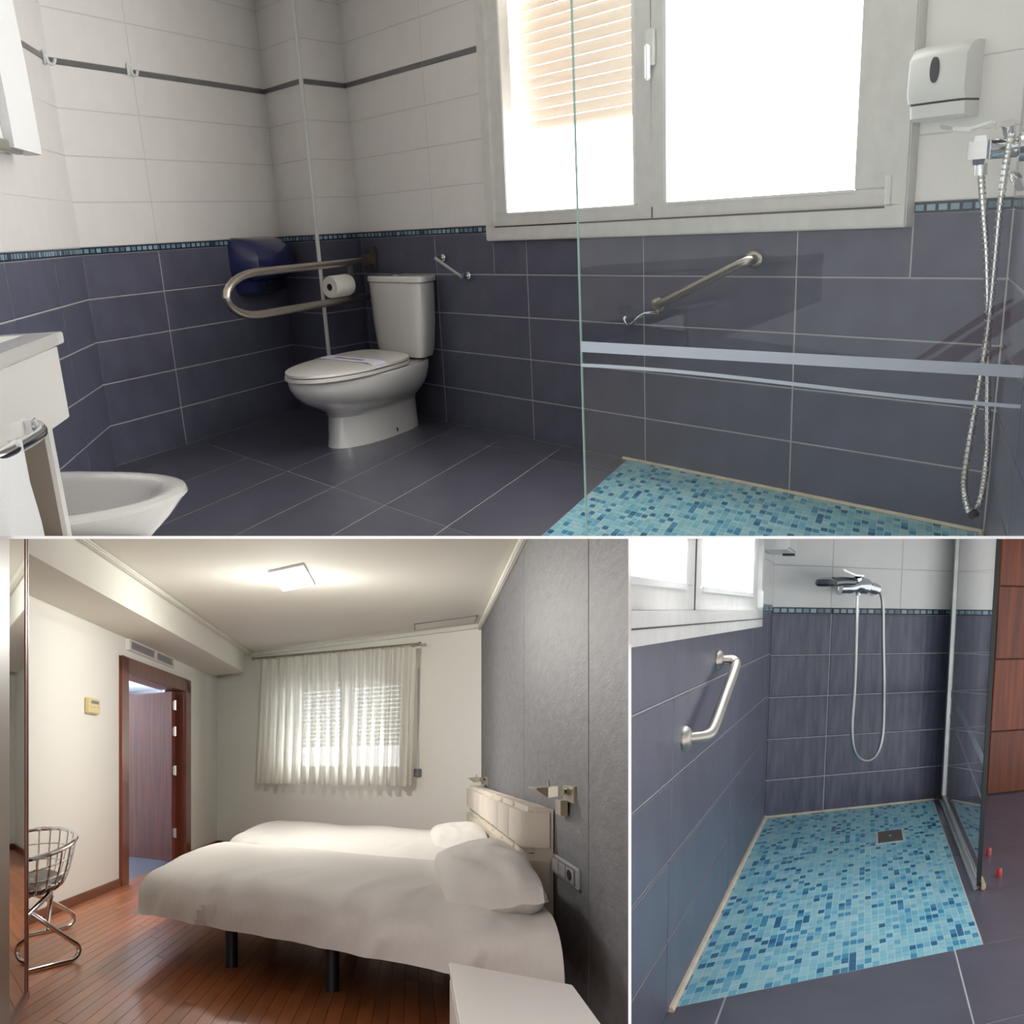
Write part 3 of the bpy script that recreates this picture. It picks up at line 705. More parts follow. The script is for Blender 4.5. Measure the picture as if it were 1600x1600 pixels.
T = thing('A', 'bidet', Vector((-1.55, 4.9, .3)), 'white ceramic bidet with open bowl behind the cabinet leg', 'bidet')
ux = Vector((.93, -.36, 0)).normalized(); uy = Vector((.36, .93, 0))
def bring(cx, rx, ry, h, n=40, e=.85):
    pts = []
    for i in range(n):
        t = 2 * math.pi * i / n; cs, sn = math.cos(t), math.sin(t)
        ex = 1.0 if cs > 0 else .5
        pts.append(Vector((-1.74, 4.95, h)) + ux * (cx + rx * math.copysign(abs(cs) ** ex, cs)) + uy * (ry * math.copysign(abs(sn) ** (1 if cs > 0 else .75), sn)))
    return pts
b = Mesh(); b.loft([bring(-.08, .27, .24, .0), bring(-.08, .31, .29, .12), bring(-.04, .42, .40, .24), bring(-.01, .49, .475, .33), bring(0, .53, .51, .385), bring(0, .55, .535, .405), bring(0, .545, .53, .42), bring(0, .515, .495, .428), bring(0, .46, .42, .425), bring(-.01, .43, .39, .405), bring(-.02, .38, .34, .31), bring(-.04, .26, .24, .24), bring(-.05, .08, .08, .23)])
part(T, 'bowl', b, m_ceramic, smooth=True)
b = Mesh(); b.tube(smooth_path([Vector((-1.98, 5.05, .41)), Vector((-1.98, 5.05, .50)), Vector((-1.88, 5.01, .53)), Vector((-1.82, 4.99, .50))]), .02, 10); part(T, 'tap', b, m_chrome, smooth=True)

# =================================================================== ROOM B : the twin bedroom
PL = 5.676
wD = Wall(PB(PL, 0, 0), -DD); wB = Wall(PB(PL, 0, 0), DC); wGr = Wall(PB(0, 0, 0), -DD)
# shell
wall_body('B', 'wall_door', wD, -.3, 13.5, -.02, 2.6, m_paint, (2.62, 5.80, -.02, 2.02), th=.22)
wall_body('B', 'wall_curtain', wB, -.3, 6.2, -.02, 2.6, m_paint, (1.72, 4.22, 1.04, 2.12), th=.25)
ga = wall_body('B', 'wall_accent', wGr, -.25, 9.4, -.02, 2.6, m_mildew, th=.15)
for s0, s1 in ((-.2, 2.05), (2.06, 5.15), (5.16, 8.22), (8.235, 9.3)):
    me = tile_mesh('wallpaper_panel', s1 - s0, 2.6, .006, m_accent); put_on_wall(ga, wGr, me, 'wallpaper_panel', s0, 0, 0)
b = Mesh(); b.blk(PB, -.1, 9.0, -.1, 9.0, 2.6, 2.72); struct('B', 'ceiling', b, m_ceil)
b = Mesh(); b.blk(PB, 4.80, PL, .55, 13.0, 2.315, 2.6); struct('B', 'ceiling_soffit', b, m_ceil)
b = Mesh(); b.blk(PB, 4.70, 4.80, 0, 9.0, 2.57, 2.6); b.blk(PB, 0, 4.8, 0, .14, 2.56, 2.6); b.blk(PB, 0, .075, .0, 9.0, 2.545, 2.6); struct('B', 'trim_2', b, m_ceil, bevel=.01)
# planks
b = Mesh(); b.blk(PB, -.1, PL + .1, -.1, 14, -.06, -.012); fb = struct('B', 'floor', b, mat('plank_gap', lin(52, 26, 16), .8))
rnd = random.Random(5); PWID = .115; n = int((PL + .2) / PWID)
PLK = {}
for i in range(n):
    q = -.1 - rnd.random() * 3
    while q < 13:
        L_ = rnd.choice((3.2, 4.4, 5.6))
        if L_ not in PLK:
            mb = Mesh(); o_ = PB(0, 0, 0); mb.para(Vector(), PB(PWID - .004, 0, 0) - o_, PB(0, L_ - .01, 0) - o_, Vector((0, 0, .012))); PLK[L_] = make_mesh('plank', mb, m_plank)
        if q + L_ > -.1:
            ob = link(bpy.data.objects.new('plank', PLK[L_]), fb); ob.location = PB(-.1 + i * PWID, q, -.012)
        q += L_
# baseboards
b = Mesh()
wD.blk(b, -.0, 2.32, 0, .075, 0, .02); wD.blk(b, 5.98, 13, 0, .075, 0, .02); struct('B', 'baseboard_door', b, m_base, bevel=.004)
b = Mesh(); wB.blk(b, 0, 5.676, 0, .075, 0, .03); struct('B', 'baseboard_curtain', b, m_base, bevel=.004)
# door frame, leaf, corridor
root = Mesh(); wD.blk(root, 5.70, 5.99, 0, 2.13, -.0, .03); wD.blk(root, 2.30, 2.62, 0, 2.13, 0, .03); wD.blk(root, 2.30, 5.99, 1.985, 2.13, 0, .03)
wD.blk(root, 5.70, 5.80, 0, 2.0, -.22, 0); wD.blk(root, 2.55, 2.66, 0, 2.0, -.22, 0); wD.blk(root, 2.6, 5.8, 1.985, 2.02, -.22, 0); wD.blk(root, 2.66, 2.74, 0, 2.0, -.2, -.12)
dr = struct('B', 'door_1', root, m_casing, bevel=.004)
wLf = Wall(PB(5.80, 3.08, 0), PB(7.05, 3.14, 0) - PB(5.80, 3.08, 0))
def lb(s0, s1, h0, h1, o0, o1, mb): return wLf.blk(mb, s0, s1, h0, h1, o0, o1)
b = Mesh(); lb(.0, 1.5, .003, 1.965, -.04, 0, b); leaf = part(dr, 'door_leaf', b, m_doorwood)
for h in (.62, 1.28, 1.60): b = Mesh(); lb(0.0, 1.5, h, h + .008, .0005, .0015, b); part(leaf, 'panel_groove', b, m_black)
b = Mesh(); lb(1.18, 1.26, 1.03, 1.05, 0, .05, b); lb(1.12, 1.28, 1.035, 1.05, .05, .06, b); part(leaf, 'door_handle', b, m_nickel)
for h in (.28, 1.0, 1.45, 1.75): b = Mesh(); b.tube([PB(5.72, 3.07, h), PB(5.72, 3.07, h + .11)], .016, 8); b.tube([PB(5.76, 3.05, h + .01), PB(5.76, 3.05, h + .1)], .012, 8); part(leaf, 'hinge', b, m_steel, smooth=True)
b = Mesh(); b.blk(PB, PL + .1, PL + 4, -1.5, 8, -.06, -.004); struct('B', 'floor_corridor', b, m_bluefloor)
b = Mesh(); b.blk(PB, PL + .22, PL + 4, -1.5, 8, 2.32, 2.4); struct('B', 'ceiling_corridor', b, m_corridor)
b = Mesh(); b.blk(PB, PL + 3.6, PL + 3.7, -1.5, 8, 0, 2.4); b.blk(PB, PL + .3, PL + 3.7, -1.1, -1, 0, 2.4); struct('B', 'wall_corridor', b, m_corridor)
area_light('corridor_ceiling_fill', MB_, PB(PL + 1.3, 1.5, 1.2), PB(PL + 1.1, 1.6, 2.3), .85, .85, 110, (.93, .96, 1))  # added uplight behind the leaf, brightens the corridor ceiling

# ceiling LED lamp
T = thing('B', 'ceiling_lamp', PB(2.78, 5.5, 2.57), 'square white LED panel lamp glowing on the bedroom ceiling', 'ceiling lamp')
b = Mesh(); b.blk(PB, 2.56, 3.0, 5.02, 5.98, 2.578, 2.584); part(T, 'diffuser', b, m_led)
ld = bpy.data.lights.new('led_light', 'POINT'); ld.energy = 21; ld.color = (1, .975, .93); ld.shadow_soft_size = .1; ld.use_nodes = True
lnt = ld.node_tree; lf = lnt.nodes.new('ShaderNodeLightFalloff'); lf.inputs['Strength'].default_value = 1.0
lnt.links.new(lf.outputs['Linear'], lnt.nodes['Emission'].inputs['Strength'])
lo = bpy.data.objects.new('led_light', ld); COL.objects.link(lo); lo.location = PB(2.78, 5.5, 2.27)
b = Mesh(); b.blk(PB, 2.53, 3.03, 4.96, 5.02, 2.582, 2.6); b.blk(PB, 2.53, 3.03, 5.98, 6.04, 2.582, 2.6); b.blk(PB, 2.53, 2.56, 5.02, 5.98, 2.582, 2.6); b.blk(PB, 3.0, 3.03, 5.02, 5.98, 2.582, 2.6); part(T, 'frame', b, m_wplastic)
# access panel
T = thing('B', 'access_hatch', PB(.65, .6, 2.59), 'thin outlined service hatch in the ceiling by the grey wall', 'hatch')
b = Mesh(); b.blk(PB, .16, 1.16, .36, .94, 2.594, 2.6); part(T, 'panel', b, m_ceil)
b = Mesh()
for x0, x1, y0, y1 in ((.14, 1.18, .34, .36), (.14, 1.18, .94, .97), (.14, .16, .34, .97), (1.16, 1.18, .34, .97)): b.blk(PB, x0, x1, y0, y1, 2.592, 2.6)
part(T, 'gap_frame', b, m_outlet_dark)
# vent grille
T = thing('B', 'vent_grille', wD.P(4.5, 2.27), 'grey double ventilation grille above the bedroom door', 'vent')
b = Mesh()
for r in ((3.36, 5.70, 2.205, 2.222), (3.36, 5.70, 2.295, 2.312), (3.36, 3.44, 2.222, 2.295), (5.62, 5.70, 2.222, 2.295), (4.38, 4.46, 2.222, 2.295)): wD.blk(b, *r, 0, .035)
part(T, 'frame', b, m_wplastic)
b = Mesh(); wD.blk(b, 3.44, 5.62, 2.222, 2.295, 0, .012); part(T, 'dark_duct', b, mat('duct_grey', lin(96, 94, 88), .7))
for s0, s1 in ((3.44, 4.38), (4.46, 5.62)):
    for k in range(4): b = Mesh(); wD.blk(b, s0, s1, 2.229 + k * .017, 2.235 + k * .017, .012, .03); part(T, 'slat', b, m_outlet)
# thermostat
T = thing('B', 'thermostat', wD.P(7.0, 1.56), 'yellowed cream room thermostat with small grey display', 'thermostat')
b = Mesh(); wD.blk(b, 6.82, 7.24, 1.548, 1.678, 0, .03); part(T, 'housing', b, m_therm, bevel=.008)
b = Mesh(); wD.blk(b, 6.88, 7.12, 1.632, 1.658, .029, .033); part(T, 'display', b, m_lcd)
for s_ in (6.86, 6.98, 7.08): b = Mesh(); wD.blk(b, s_, s_ + .05, 1.60, 1.608, .029, .034); part(T, 'button', b, m_outlet)

# window behind the curtain
b = Mesh(); wB.blk(b, 1.72, 4.22, 1.04, 1.10, -.2, -.1); wB.blk(b, 1.72, 4.22, 2.06, 2.12, -.2, -.1); wB.blk(b, 1.72, 1.8, 1.1, 2.06, -.2, -.1); wB.blk(b, 4.14, 4.22, 1.1, 2.06, -.2, -.1); wB.blk(b, 2.86, 3.02, 1.1, 2.06, -.2, -.1)
w3 = struct('B', 'window_2', b, m_frame)
b = Mesh(); wB.blk(b, 1.8, 4.14, 1.06, 2.1, -.24, -.235); part(w3, 'pane', b, m_dayB)
for k in range(15):
    b = Mesh(); wB.blk(b, 1.8, 4.14, 1.35 + k * .05, 1.35 + k * .05 + .037, -.225, -.21); part(w3, 'shutter_slat', b, m_shutter_b)
# rod and curtains
T = thing('B', 'curtain_rod', PB(2.9, .3, 2.47), 'thin dark curtain rod with end knobs above the curtains', 'curtain rod')
rodh = lambda p: 2.503 - (4.616 - p) * .016
b = Mesh(); b.tube([PB(4.62, .3, rodh(4.62)), PB(1.1, .3, rodh(1.1))], .012, 8); part(T, 'rod', b, m_nickel, smooth=True)
for p in (4.64, 1.08): b = Mesh(); b.lathe(PB(p, .3, rodh(p)), (1, 0, 0), (0, 1, 0), (0, 0, 1), [(.005, -.022), (.02, -.012), (.024, 0), (.02, .012), (.005, .022)], 12); part(T, 'finial', b, m_nickel, smooth=True)
for p in (4.5, 2.62, 1.2): b = Mesh(); b.tube([PB(p, .0, rodh(p)), PB(p, .3, rodh(p))], .009, 6); part(T, 'bracket', b, m_nickel)
def curtain(p_l, p_r, pb_l, pb_r, h0l, h0r, folds, seed, lab):
    T = thing('B', 'curtain', PB((p_l + p_r) / 2, .3, .88), lab, 'curtain', 'bedroom curtains')
    b = Mesh(); n = 120; m = 16
    def f(u, v):
        pt = p_l + (p_r - p_l) * u; pb = pb_l + (pb_r - pb_l) * u
        p = pt + (pb - pt) * v
        h = rodh(pt) - .03 - (rodh(pt) - .03 - (h0l + (h0r - h0l) * u)) * v
        ph = folds * u * 6.283 + 1.2 * noise.noise(Vector((u * 6, seed, 0)))
        amp = (.05 + .08 * v) * (1 + .5 * noise.noise(Vector((u * 5, seed + 3, 1))))
        q = .33 + amp * math.sin(ph) + .03 * noise.noise(Vector((u * 9, v * 3, seed)))
        return PB(p + .02 * math.sin(ph * 2) * v, q, h)
    b.grid(f, n, m); part(T, 'fabric', b, m_curtain, smooth=True)
    for k in range(8):
        u = (k + .5) / 8; p = p_l + (p_r - p_l) * u
        b = Mesh(); c = PB(p, .3, rodh(p)); b.tube([c + Vector((0, .02 * math.cos(t), .018 * math.sin(t) - .005)) for t in [6.283 * i / 10 for i in range(10)]], .004, 5, True); part(T, 'ring', b, m_nickel)
    return T
curtain(4.40, 2.66, 4.53, 2.66, .885, .878, 9, 1.3, 'cream curtain panel left of the centre gap')
curtain(2.60, 1.14, 2.66, 1.24, .878, .885, 8, 5.1, 'cream curtain panel right of the centre gap')
# strap winder below the curtain edge
T = thing('B', 'strap_winder', wB.P(4.58, 1.0), 'small dark shutter strap box on the wall beside the curtain', 'strap winder')
b = Mesh(); wB.blk(b, 4.52, 4.64, .985, 1.075, 0, .03); part(T, 'box', b, m_outlet_dark, bevel=.006)
b = Mesh(); wB.blk(b, 4.565, 4.595, 1.075, 2.2, .002, .006); part(T, 'strap', b, m_outlet)

# --- headboard and beds
T = thing('B', 'headboard', PB(.14, 3.5, .15), 'long cream padded headboard with square stitched panels', 'headboard')
qs = [.1 + (7.0 - .1) * i / 7 for i in range(8)]; hs = [.14, .40, .655, .905]
b = Mesh(); b.blk(PB, .02, .16, .12, 6.97, .15, .89); part(T, 'core', b, m_leather)
for i in range(7):
    for j in range(3):
        b = Mesh(); b.blk(PB, .02, .26, qs[i] + .012, qs[i + 1] - .012, hs[j] + .003, hs[j + 1] - .003); part(T, 'padded_panel', b, m_leather, bevel=.03, smooth=True)
def bed(q0, q1, lab, seed):
    T = thing('B', 'bed', PB(1.95, (q0 + q1) / 2, 0), lab, 'bed', 'twin beds')
    for p in (.55, 1.87, 2.87):
        for q in (q0 + .25, q1 - .02):
            b = Mesh(); b.tube([PB(p, q, 0), PB(p, q, .22)], .035, 10); part(T, 'leg', b, m_leg, smooth=True)
    b = Mesh(); b.blk(PB, .3, 3.45, q0 + .15, q1 - .12, .2, .30); part(T, 'base', b, m_fabric, bevel=.01)
    b = Mesh(); b.blk(PB, .3, 3.45, q0 + .15, q1 - .2, .30, .48); part(T, 'mattress', b, m_linen, bevel=.03, smooth=True)
    b = Mesh()
    L0, L1, D0, D1 = .30, 3.60, q0, q1
    def f(u, v):
        pu = L0 + (L1 + .36 - L0) * u; qu = D0 - .30 + (D1 - D0 + .64) * v
        op = max(0, pu - L1); oq = max(0, D0 - qu, qu - D1); sg = 1 if qu > D1 else -1
        Rr = .16; d = min(.35, (op ** 3 + oq ** 3) ** (1 / 3))
        a = min(d / Rr, 1.5708); out = Rr * math.sin(a); z = Rr * (1 - math.cos(a)) + max(0, d - Rr * 1.5708)
        k = 1 / max(d, 1e-6)
        p = min(pu, L1) + out * op * k * 1.9; q = min(max(qu, D0), D1) + sg * out * oq * k * 2.6
        cen = math.sin(math.pi * min(1, max(0, (qu - D0) / (D1 - D0)))) * .03
        h = .518 + cen - z
        side = max(0, min(1, (z - .01) / .15)); near = max(0, min(1, (qu - D1 + 1.0) / 1.2))
        n1 = noise.noise(Vector((pu * 1.5 + qu * .4, qu * .4, seed))) * .014
        n2 = noise.noise(Vector((pu * 3.4 - qu * 1.5 - z * 1.2, (pu + qu) * .3, seed + 4)))
        n3 = noise.noise(Vector((pu * 7.5 - qu * 3.4 - z * 2, (pu + qu) * .5, seed + 8)))
        h += n1 * (1 - side) + (.024 * n2 + .012 * n3) * near * (1 - .5 * side)
        if sg > 0: q += (.13 * n2 + .06 * n3) * side
        p += .03 * n2 * side * (1 if op > 0 else 0)
        return PB(p, q, h)
    b.grid(f, 150, 110); part(T, 'duvet', b, m_linen, smooth=True)
    return T
bed(6.25, 8.62, 'bed nearer the nightstand, white duvet hanging over dark legs', 2.0)
bed(2.35, 5.05, 'bed nearer the curtained window, white duvet tucked smooth', 9.0)
def pillow(p0, p1, q0, q1, h0, th, lab, seed, tilt=.0, grp=None):
    b = Mesh(); n = 24
    def f(sgn):
        def g(u, v):
            x = u * 2 - 1; y = v * 2 - 1
            t = (max(0, 1 - abs(x) ** 4) * max(0, 1 - abs(y) ** 5)) ** .4
            pin = 1 - .05 * (x * x * y * y)
            p = (p0 + p1) / 2 + x * (p1 - p0) / 2 * pin * (1 - .04 * abs(y)); q = (q0 + q1) / 2 + y * (q1 - q0) / 2 * pin
            h = h0 + th * .5 + sgn * th * .5 * t + tilt * (-x) + .012 * noise.noise(Vector((x * 3, y * 3, seed)))
            h -= .05 * max(0, y) ** 2
            if sgn > 0: h += .02 * t * noise.noise(Vector((x * 1.5 + seed, y * 2, 3)))
            return PB(p, q, h)
        return g
    b.grid(f(1), n, n); b.grid(f(-1), n, n)
    return solo('B', 'pillow', PB((p0 + p1) / 2, (q0 + q1) / 2, h0), b, m_linen, lab, 'pillow', grp, smooth=True)
pillow(.29, 1.02, 6.2, 8.75, .475, .20, 'upper white pillow on the bed nearer the nightstand', 1, .05, 'bed pillows')
pillow(.29, 1.06, 6.3, 8.78, .40, .13, 'lower white pillow showing beneath its twin on the nearer bed', 2, .02, 'bed pillows')
pillow(.29, .98, 2.6, 5.0, .475, .15, 'white pillow on the bed nearer the window', 3, .04, 'bed pillows')

# --- nightstand
T = thing('B', 'nightstand', PB(.72, 10.6, 0), 'white nightstand with smooth top in the near right corner', 'nightstand')
b = Mesh(); b.blk(PB, .41, 1.015, 9.95, 11.6, .425, .45); part(T, 'top', b, m_lacquer, bevel=.004)
b = Mesh(); b.blk(PB, .43, .99, 9.99, 11.58, .04, .425); part(T, 'body', b, m_lacquer)
b = Mesh(); b.blk(PB, .99, 1.012, 10.02, 11.56, .24, .405); dw_ = part(T, 'drawer', b, m_lacquer, bevel=.003)
b = Mesh(); b.blk(PB, .99, 1.012, 10.02, 11.56, .06, .23); part(T, 'drawer', b, m_lacquer, bevel=.003)
# --- wall lamps
def wall_lamp(q, h, lab, k=1):
    T = thing('B', 'wall_lamp', PB(0, q, h), lab, 'wall lamp', 'reading lamps')
    b = Mesh(); b.blk(PB, .0, .03, q - .18, q + .24, h - .02, h + .055); part(T, 'wall_plate', b, m_nickel, bevel=.004)
    b = Mesh(); b.blk(PB, .025, .075, q - .22, q + .0, h - .085, h - .015); part(T, 'switch_block', b, m_nickel, bevel=.003)
    b = Mesh(); b.tube([PB(.02, q + .03, h + .032), PB(.10, q - .02, h + .032)], .016, 10); part(T, 'arm', b, m_nickel, smooth=True)
    b = Mesh(); b.tube([PB(.09, q - .1, h + .028), PB(.10, q + .1, h + .028)], .024, 12); part(T, 'joint', b, m_nickel, smooth=True)
    b = Mesh()
    b.loft([[PB(.115, q - .16, h + .008), PB(.115, q + .16, h + .008), PB(.115, q + .16, h + .055), PB(.115, q - .16, h + .055)],
            [PB(.19, q - .20, h + .00), PB(.19, q + .20, h + .0), PB(.19, q + .20, h + .05), PB(.19, q - .20, h + .05)],
            [PB(.275, q - .22, h + .038), PB(.275, q + .22, h + .038), PB(.275, q + .22, h + .044), PB(.275, q - .22, h + .044)]])
    part(T, 'shade', b, m_nickel, bevel=.003)
    b = Mesh(); b.tube([PB(.155, q, h + .05), PB(.16, q, h + .078)], .005, 6); part(T, 'pin', b, m_nickel)
wall_lamp(7.62, .968, 'nickel reading lamp on the grey wall above the near end of the headboard')
wall_lamp(.9, .945, 'nickel reading lamp on the grey wall at the far end of the headboard')
# --- switch and socket strip
T = thing('B', 'switch_plate', wGr.P(7.5, .57), 'white two-switch and socket plate on the grey wall', 'switch plate')
b = Mesh(); wGr.blk(b, 6.98, 7.97, .572, .668, .006, .020); part(T, 'frame', b, m_outlet, bevel=.005)
b = Mesh(); wGr.blk(b, 7.03, 7.90, .583, .657, .020, .022); part(T, 'inset', b, m_outlet_dark)
for s0 in (7.04, 7.32): b = Mesh(); wGr.blk(b, s0, s0 + .25, .588, .652, .021, .028); part(T, 'rocker', b, m_outlet, bevel=.004)
b = Mesh(); wGr.blk(b, 7.60, 7.87, .588, .652, .021, .026); so = part(T, 'socket', b, m_outlet, bevel=.004)
b = Mesh(); b.lathe(wGr.P(7.735, .62, .0262), V3(wGr.d * .085, 0), (0, 0, .024), V3(wGr.n, 0), [(1, 0), (1, .002)], 20); part(so, 'socket_well', b, m_black)

# --- wire chair
CH = V2(-2.86, 7.62); CX = V2(.41, 1.48); CY = V2(-1.05, 2.9)
def PCh(x, y, h): return V3(CH + CX * x + CY * y, h)
T = thing('B', 'wire_chair', PCh(0, 0, 0), 'chrome wire basket chair with black seat pad by the mirror', 'chair')
for y in (-.26, .26):
    yi = y * .45
    pth = smooth_path([PCh(-.12, yi, .375), PCh(.06, y * .8, .26), PCh(.24, y, .13), PCh(.285, y, .085), PCh(.285, y, .045), PCh(.25, y, .017), PCh(.18, y, .015), PCh(-.18, y, .015), PCh(-.25, y, .017), PCh(-.285, y, .045), PCh(-.285, y, .085), PCh(-.24, y, .13), PCh(-.06, y * .8, .26), PCh(.12, yi, .375)], 5)
    b = Mesh(); b.tube(pth, .0145, 10); part(T, 'sled_leg', b, m_chrome, smooth=True)
b = Mesh(); b.tube(smooth_path([PCh(.10, -.20, .19), PCh(.12, -.1, .30), PCh(.13, .0, .33), PCh(.12, .1, .30), PCh(.10, .20, .19)]), .009, 8); part(T, 'brace', b, m_chrome, smooth=True)
rimf = lambda t: PCh(.29 * math.cos(t), .29 * math.sin(t), .655 + .035 * math.sin(t) + .02 * math.cos(t))
seatf = lambda t, r, h: PCh(r * math.cos(t), r * math.sin(t), h)
b = Mesh(); b.tube([rimf(6.2832 * i / 48) for i in range(48)], .0145, 8, True); part(T, 'rim', b, m_chrome, smooth=True)
for i in range(22):
    t = 6.2832 * i / 22; a = rimf(t); c_ = seatf(t, .20, .40); d_ = seatf(t, .10, .365)
    mid = (a * .45 + c_ * .55); mid = mid + (seatf(t, .265, 0) - V3(CH, 0)) * .06
    b = Mesh(); b.tube(smooth_path([a, mid, c_, d_], 4), .0055, 6); part(T, 'wire', b, m_chrome, smooth=True)
for k, (r, f_) in enumerate(((.245, .35), (.27, .68))):
    b = Mesh(); b.tube([seatf(6.2832 * i / 40, r, .40 + (rimf(6.2832 * i / 40).z - .40) * f_) for i in range(40)], .005, 6, True); part(T, 'hoop', b, m_chrome, smooth=True)
b = Mesh(); b.tube([seatf(6.2832 * i / 40, .205, .425) for i in range(40)], .008, 6, True); part(T, 'seat_ring', b, m_chrome, smooth=True)
b = Mesh(); b.lathe(PCh(0, 0, 0), V3(CX, 0), V3(CY, 0), (0, 0, 1), [(.02, .37), (.14, .375), (.19, .405), (.195, .43), (.17, .452), (.02, .46)], 32); part(T, 'seat_pad', b, m_seatpad, smooth=True)

# --- mirrored sliding door at the left edge
mp0 = V2(-2.319, 6.104); md = (V2(-2.165, 5.531) - mp0).normalized(); wM = Wall(mp0, md)
T = thing('B', 'mirror_door', wM.P(.5, 0), 'tall mirrored sliding wardrobe door with copper edge', 'mirror')
b = Mesh(); wM.blk(b, .03, 1.3, .04, 2.5, -.006, 0); part(T, 'mirror', b, m_mirror)
b = Mesh(); wM.blk(b, -.03, .03, .03, 2.5, -.02, .003); wM.blk(b, -.08, -.04, .03, 2.5, -.02, .006); part(T, 'edge_profile', b, m_copper)
b = Mesh(); wM.blk(b, -.04, -.03, .03, 2.5, -.03, .002); part(T, 'dark_seal', b, m_mildew)
b = Mesh(); wM.blk(b, -.06, 1.3, 0, .03, -.05, .012); part(T, 'bottom_track', b, m_copper)
T = thing('B', 'wardrobe_post', wM.P(1.0, 0), 'taupe wardrobe post closing the left edge of the bedroom', 'wardrobe post')
b = Mesh(); wM.blk(b, .715, 1.35, 0, 2.5, .001, .008); part(T, 'profile', b, m_post, bevel=.004)

# =================================================================== ROOM C : the walk-in shower
wS = Wall(PC(0, 0, 0), -DL); wX = Wall(PC(0, 0, 0), DB)
HOLE_C = (1.30, 5.2, 1.18, 2.9)
tiled_wall('C', 'wall_sill', wS, 0, 5.0, [0, .32, 2.17, 4.02, 5.0], HOLE_C, trim=False)
ROWS = [0, .23, .48, .735, .99, 1.24]; BORD = (1.24, 1.278); WROWS = [1.278, 1.53, 1.78, 2.03, 2.265]
tiled_wall('C', 'wall_mixer', wX, 0, 3.4, [0, .51, 1.64, 2.07], None, trim=False, dark=m_ribbed, ws=[0, .5, 1.13, 2.07])
b = Mesh(); b.blk(PC, -.1, 4.2, -.1, 6.0, -.06, -.002); fc = struct('C', 'floor_shower', b, m_grout)
tj = [-.05, .24, 1.39, 2.54, 3.69]; sj = [-.75, .18, 1.15, 2.06, 3.0, 3.9, 4.83, 5.75]
for i in range(len(tj) - 1):
    for j in range(len(sj) - 1):
        if sj[j + 1] <= 3.91 and tj[i + 1] <= 1.40: continue
        a0 = tj[i]
        if sj[j + 1] <= 3.91 and a0 < 1.555: a0 = 1.555
        floor_tile(fc, PC, a0, tj[i + 1], sj[j], sj[j + 1], m_floor_tile)
mosC = mosaic('C', 'floor_mosaic_shower', PC, 0, 1.55, 38, .0, 3.90, 62, lambda wp: wp.x > P_R * wp.y)
b = Mesh(); b.tube([PC(.012, 0, .004), PC(.012, 3.95, .004)], .014, 6); b.tube([PC(0, .02, .004), PC(1.56, .02, .004)], .010, 6)
o = link(bpy.data.objects.new('caulk_bead', make_mesh('caulk_bead', b, m_caulk, smooth=True)), mosC)

# window
b = Mesh(); wS.blk(b, 1.30, 5.2, 1.18, 1.262, -.08, .05); wS.blk(b, 1.30, 1.42, 1.262, 2.62, -.08, .05)
wc = struct('C', 'window_3', b, m_frame, bevel=.006)
for a0, a1, pl, pr in ((1.41, 3.80, 1.70, 3.62), (3.81, 5.2, 4.02, 5.2)):
    b = Mesh(); wS.blk(b, a0, a1, 1.258, 1.335, -.05, .03); wS.blk(b, a0, pl, 1.335, 2.62, -.05, .03)
    if pr < 5: wS.blk(b, pr, a1, 1.335, 2.62, -.05, .03)
    sa = part(wc, 'sash', b, m_frame, bevel=.005)
    b = Mesh(); wS.blk(b, pl, pr, 1.335, 2.62, -.03, -.025); part(sa, 'pane', b, m_dayC)
    b = Mesh(); wS.blk(b, pl, pr, 1.322, 1.34, .028, .036); part(sa, 'glazing_bead', b, m_wplastic)
b = Mesh(); wS.blk(b, 1.33, 5.2, 1.218, 1.222, .05, .0515); wS.blk(b, 3.795, 3.815, 1.262, 2.6, -.05, .032); part(wc, 'seal_line', b, m_mildew)
b = Mesh(); wS.blk(b, 1.40, 1.44, 1.27, 1.36, .03, .06); part(wc, 'hinge', b, m_wplastic, bevel=.006)

# grab bar
nS = V3(wS.n, 0)
grab_bar('C', 'angled_grab_bar', [PC(0, 2.88, 1.07), PC(.05, 2.88, 1.07), PC(.095, 2.90, 1.068), PC(.11, 2.95, 1.045), PC(.11, 3.32, .95), PC(.11, 3.62, .875), PC(.10, 3.72, .855), PC(.06, 3.76, .852), PC(0, 3.77, .852)],
         [(wS.P(2.88, 1.07), V3(wS.d * 1.8, 0), nS * 1), (wS.P(3.77, .852), V3(wS.d * 1.8, 0), nS * 1)], .019, 'bent brushed steel grab bar under the shower window')
# dispenser in the corner
T = thing('C', 'corner_dispenser', wS.P(.7, 1.6), 'white plastic dispenser in the corner right of the shower window', 'dispenser')
b = Mesh(); wS.blk(b, .25, .95, 1.578, 1.9, .0, .15); part(T, 'cover', b, m_wplastic, bevel=.012)
b = Mesh(); wS.blk(b, .30, .42, 1.568, 1.58, .08, .145); part(T, 'nozzle', b, m_black)
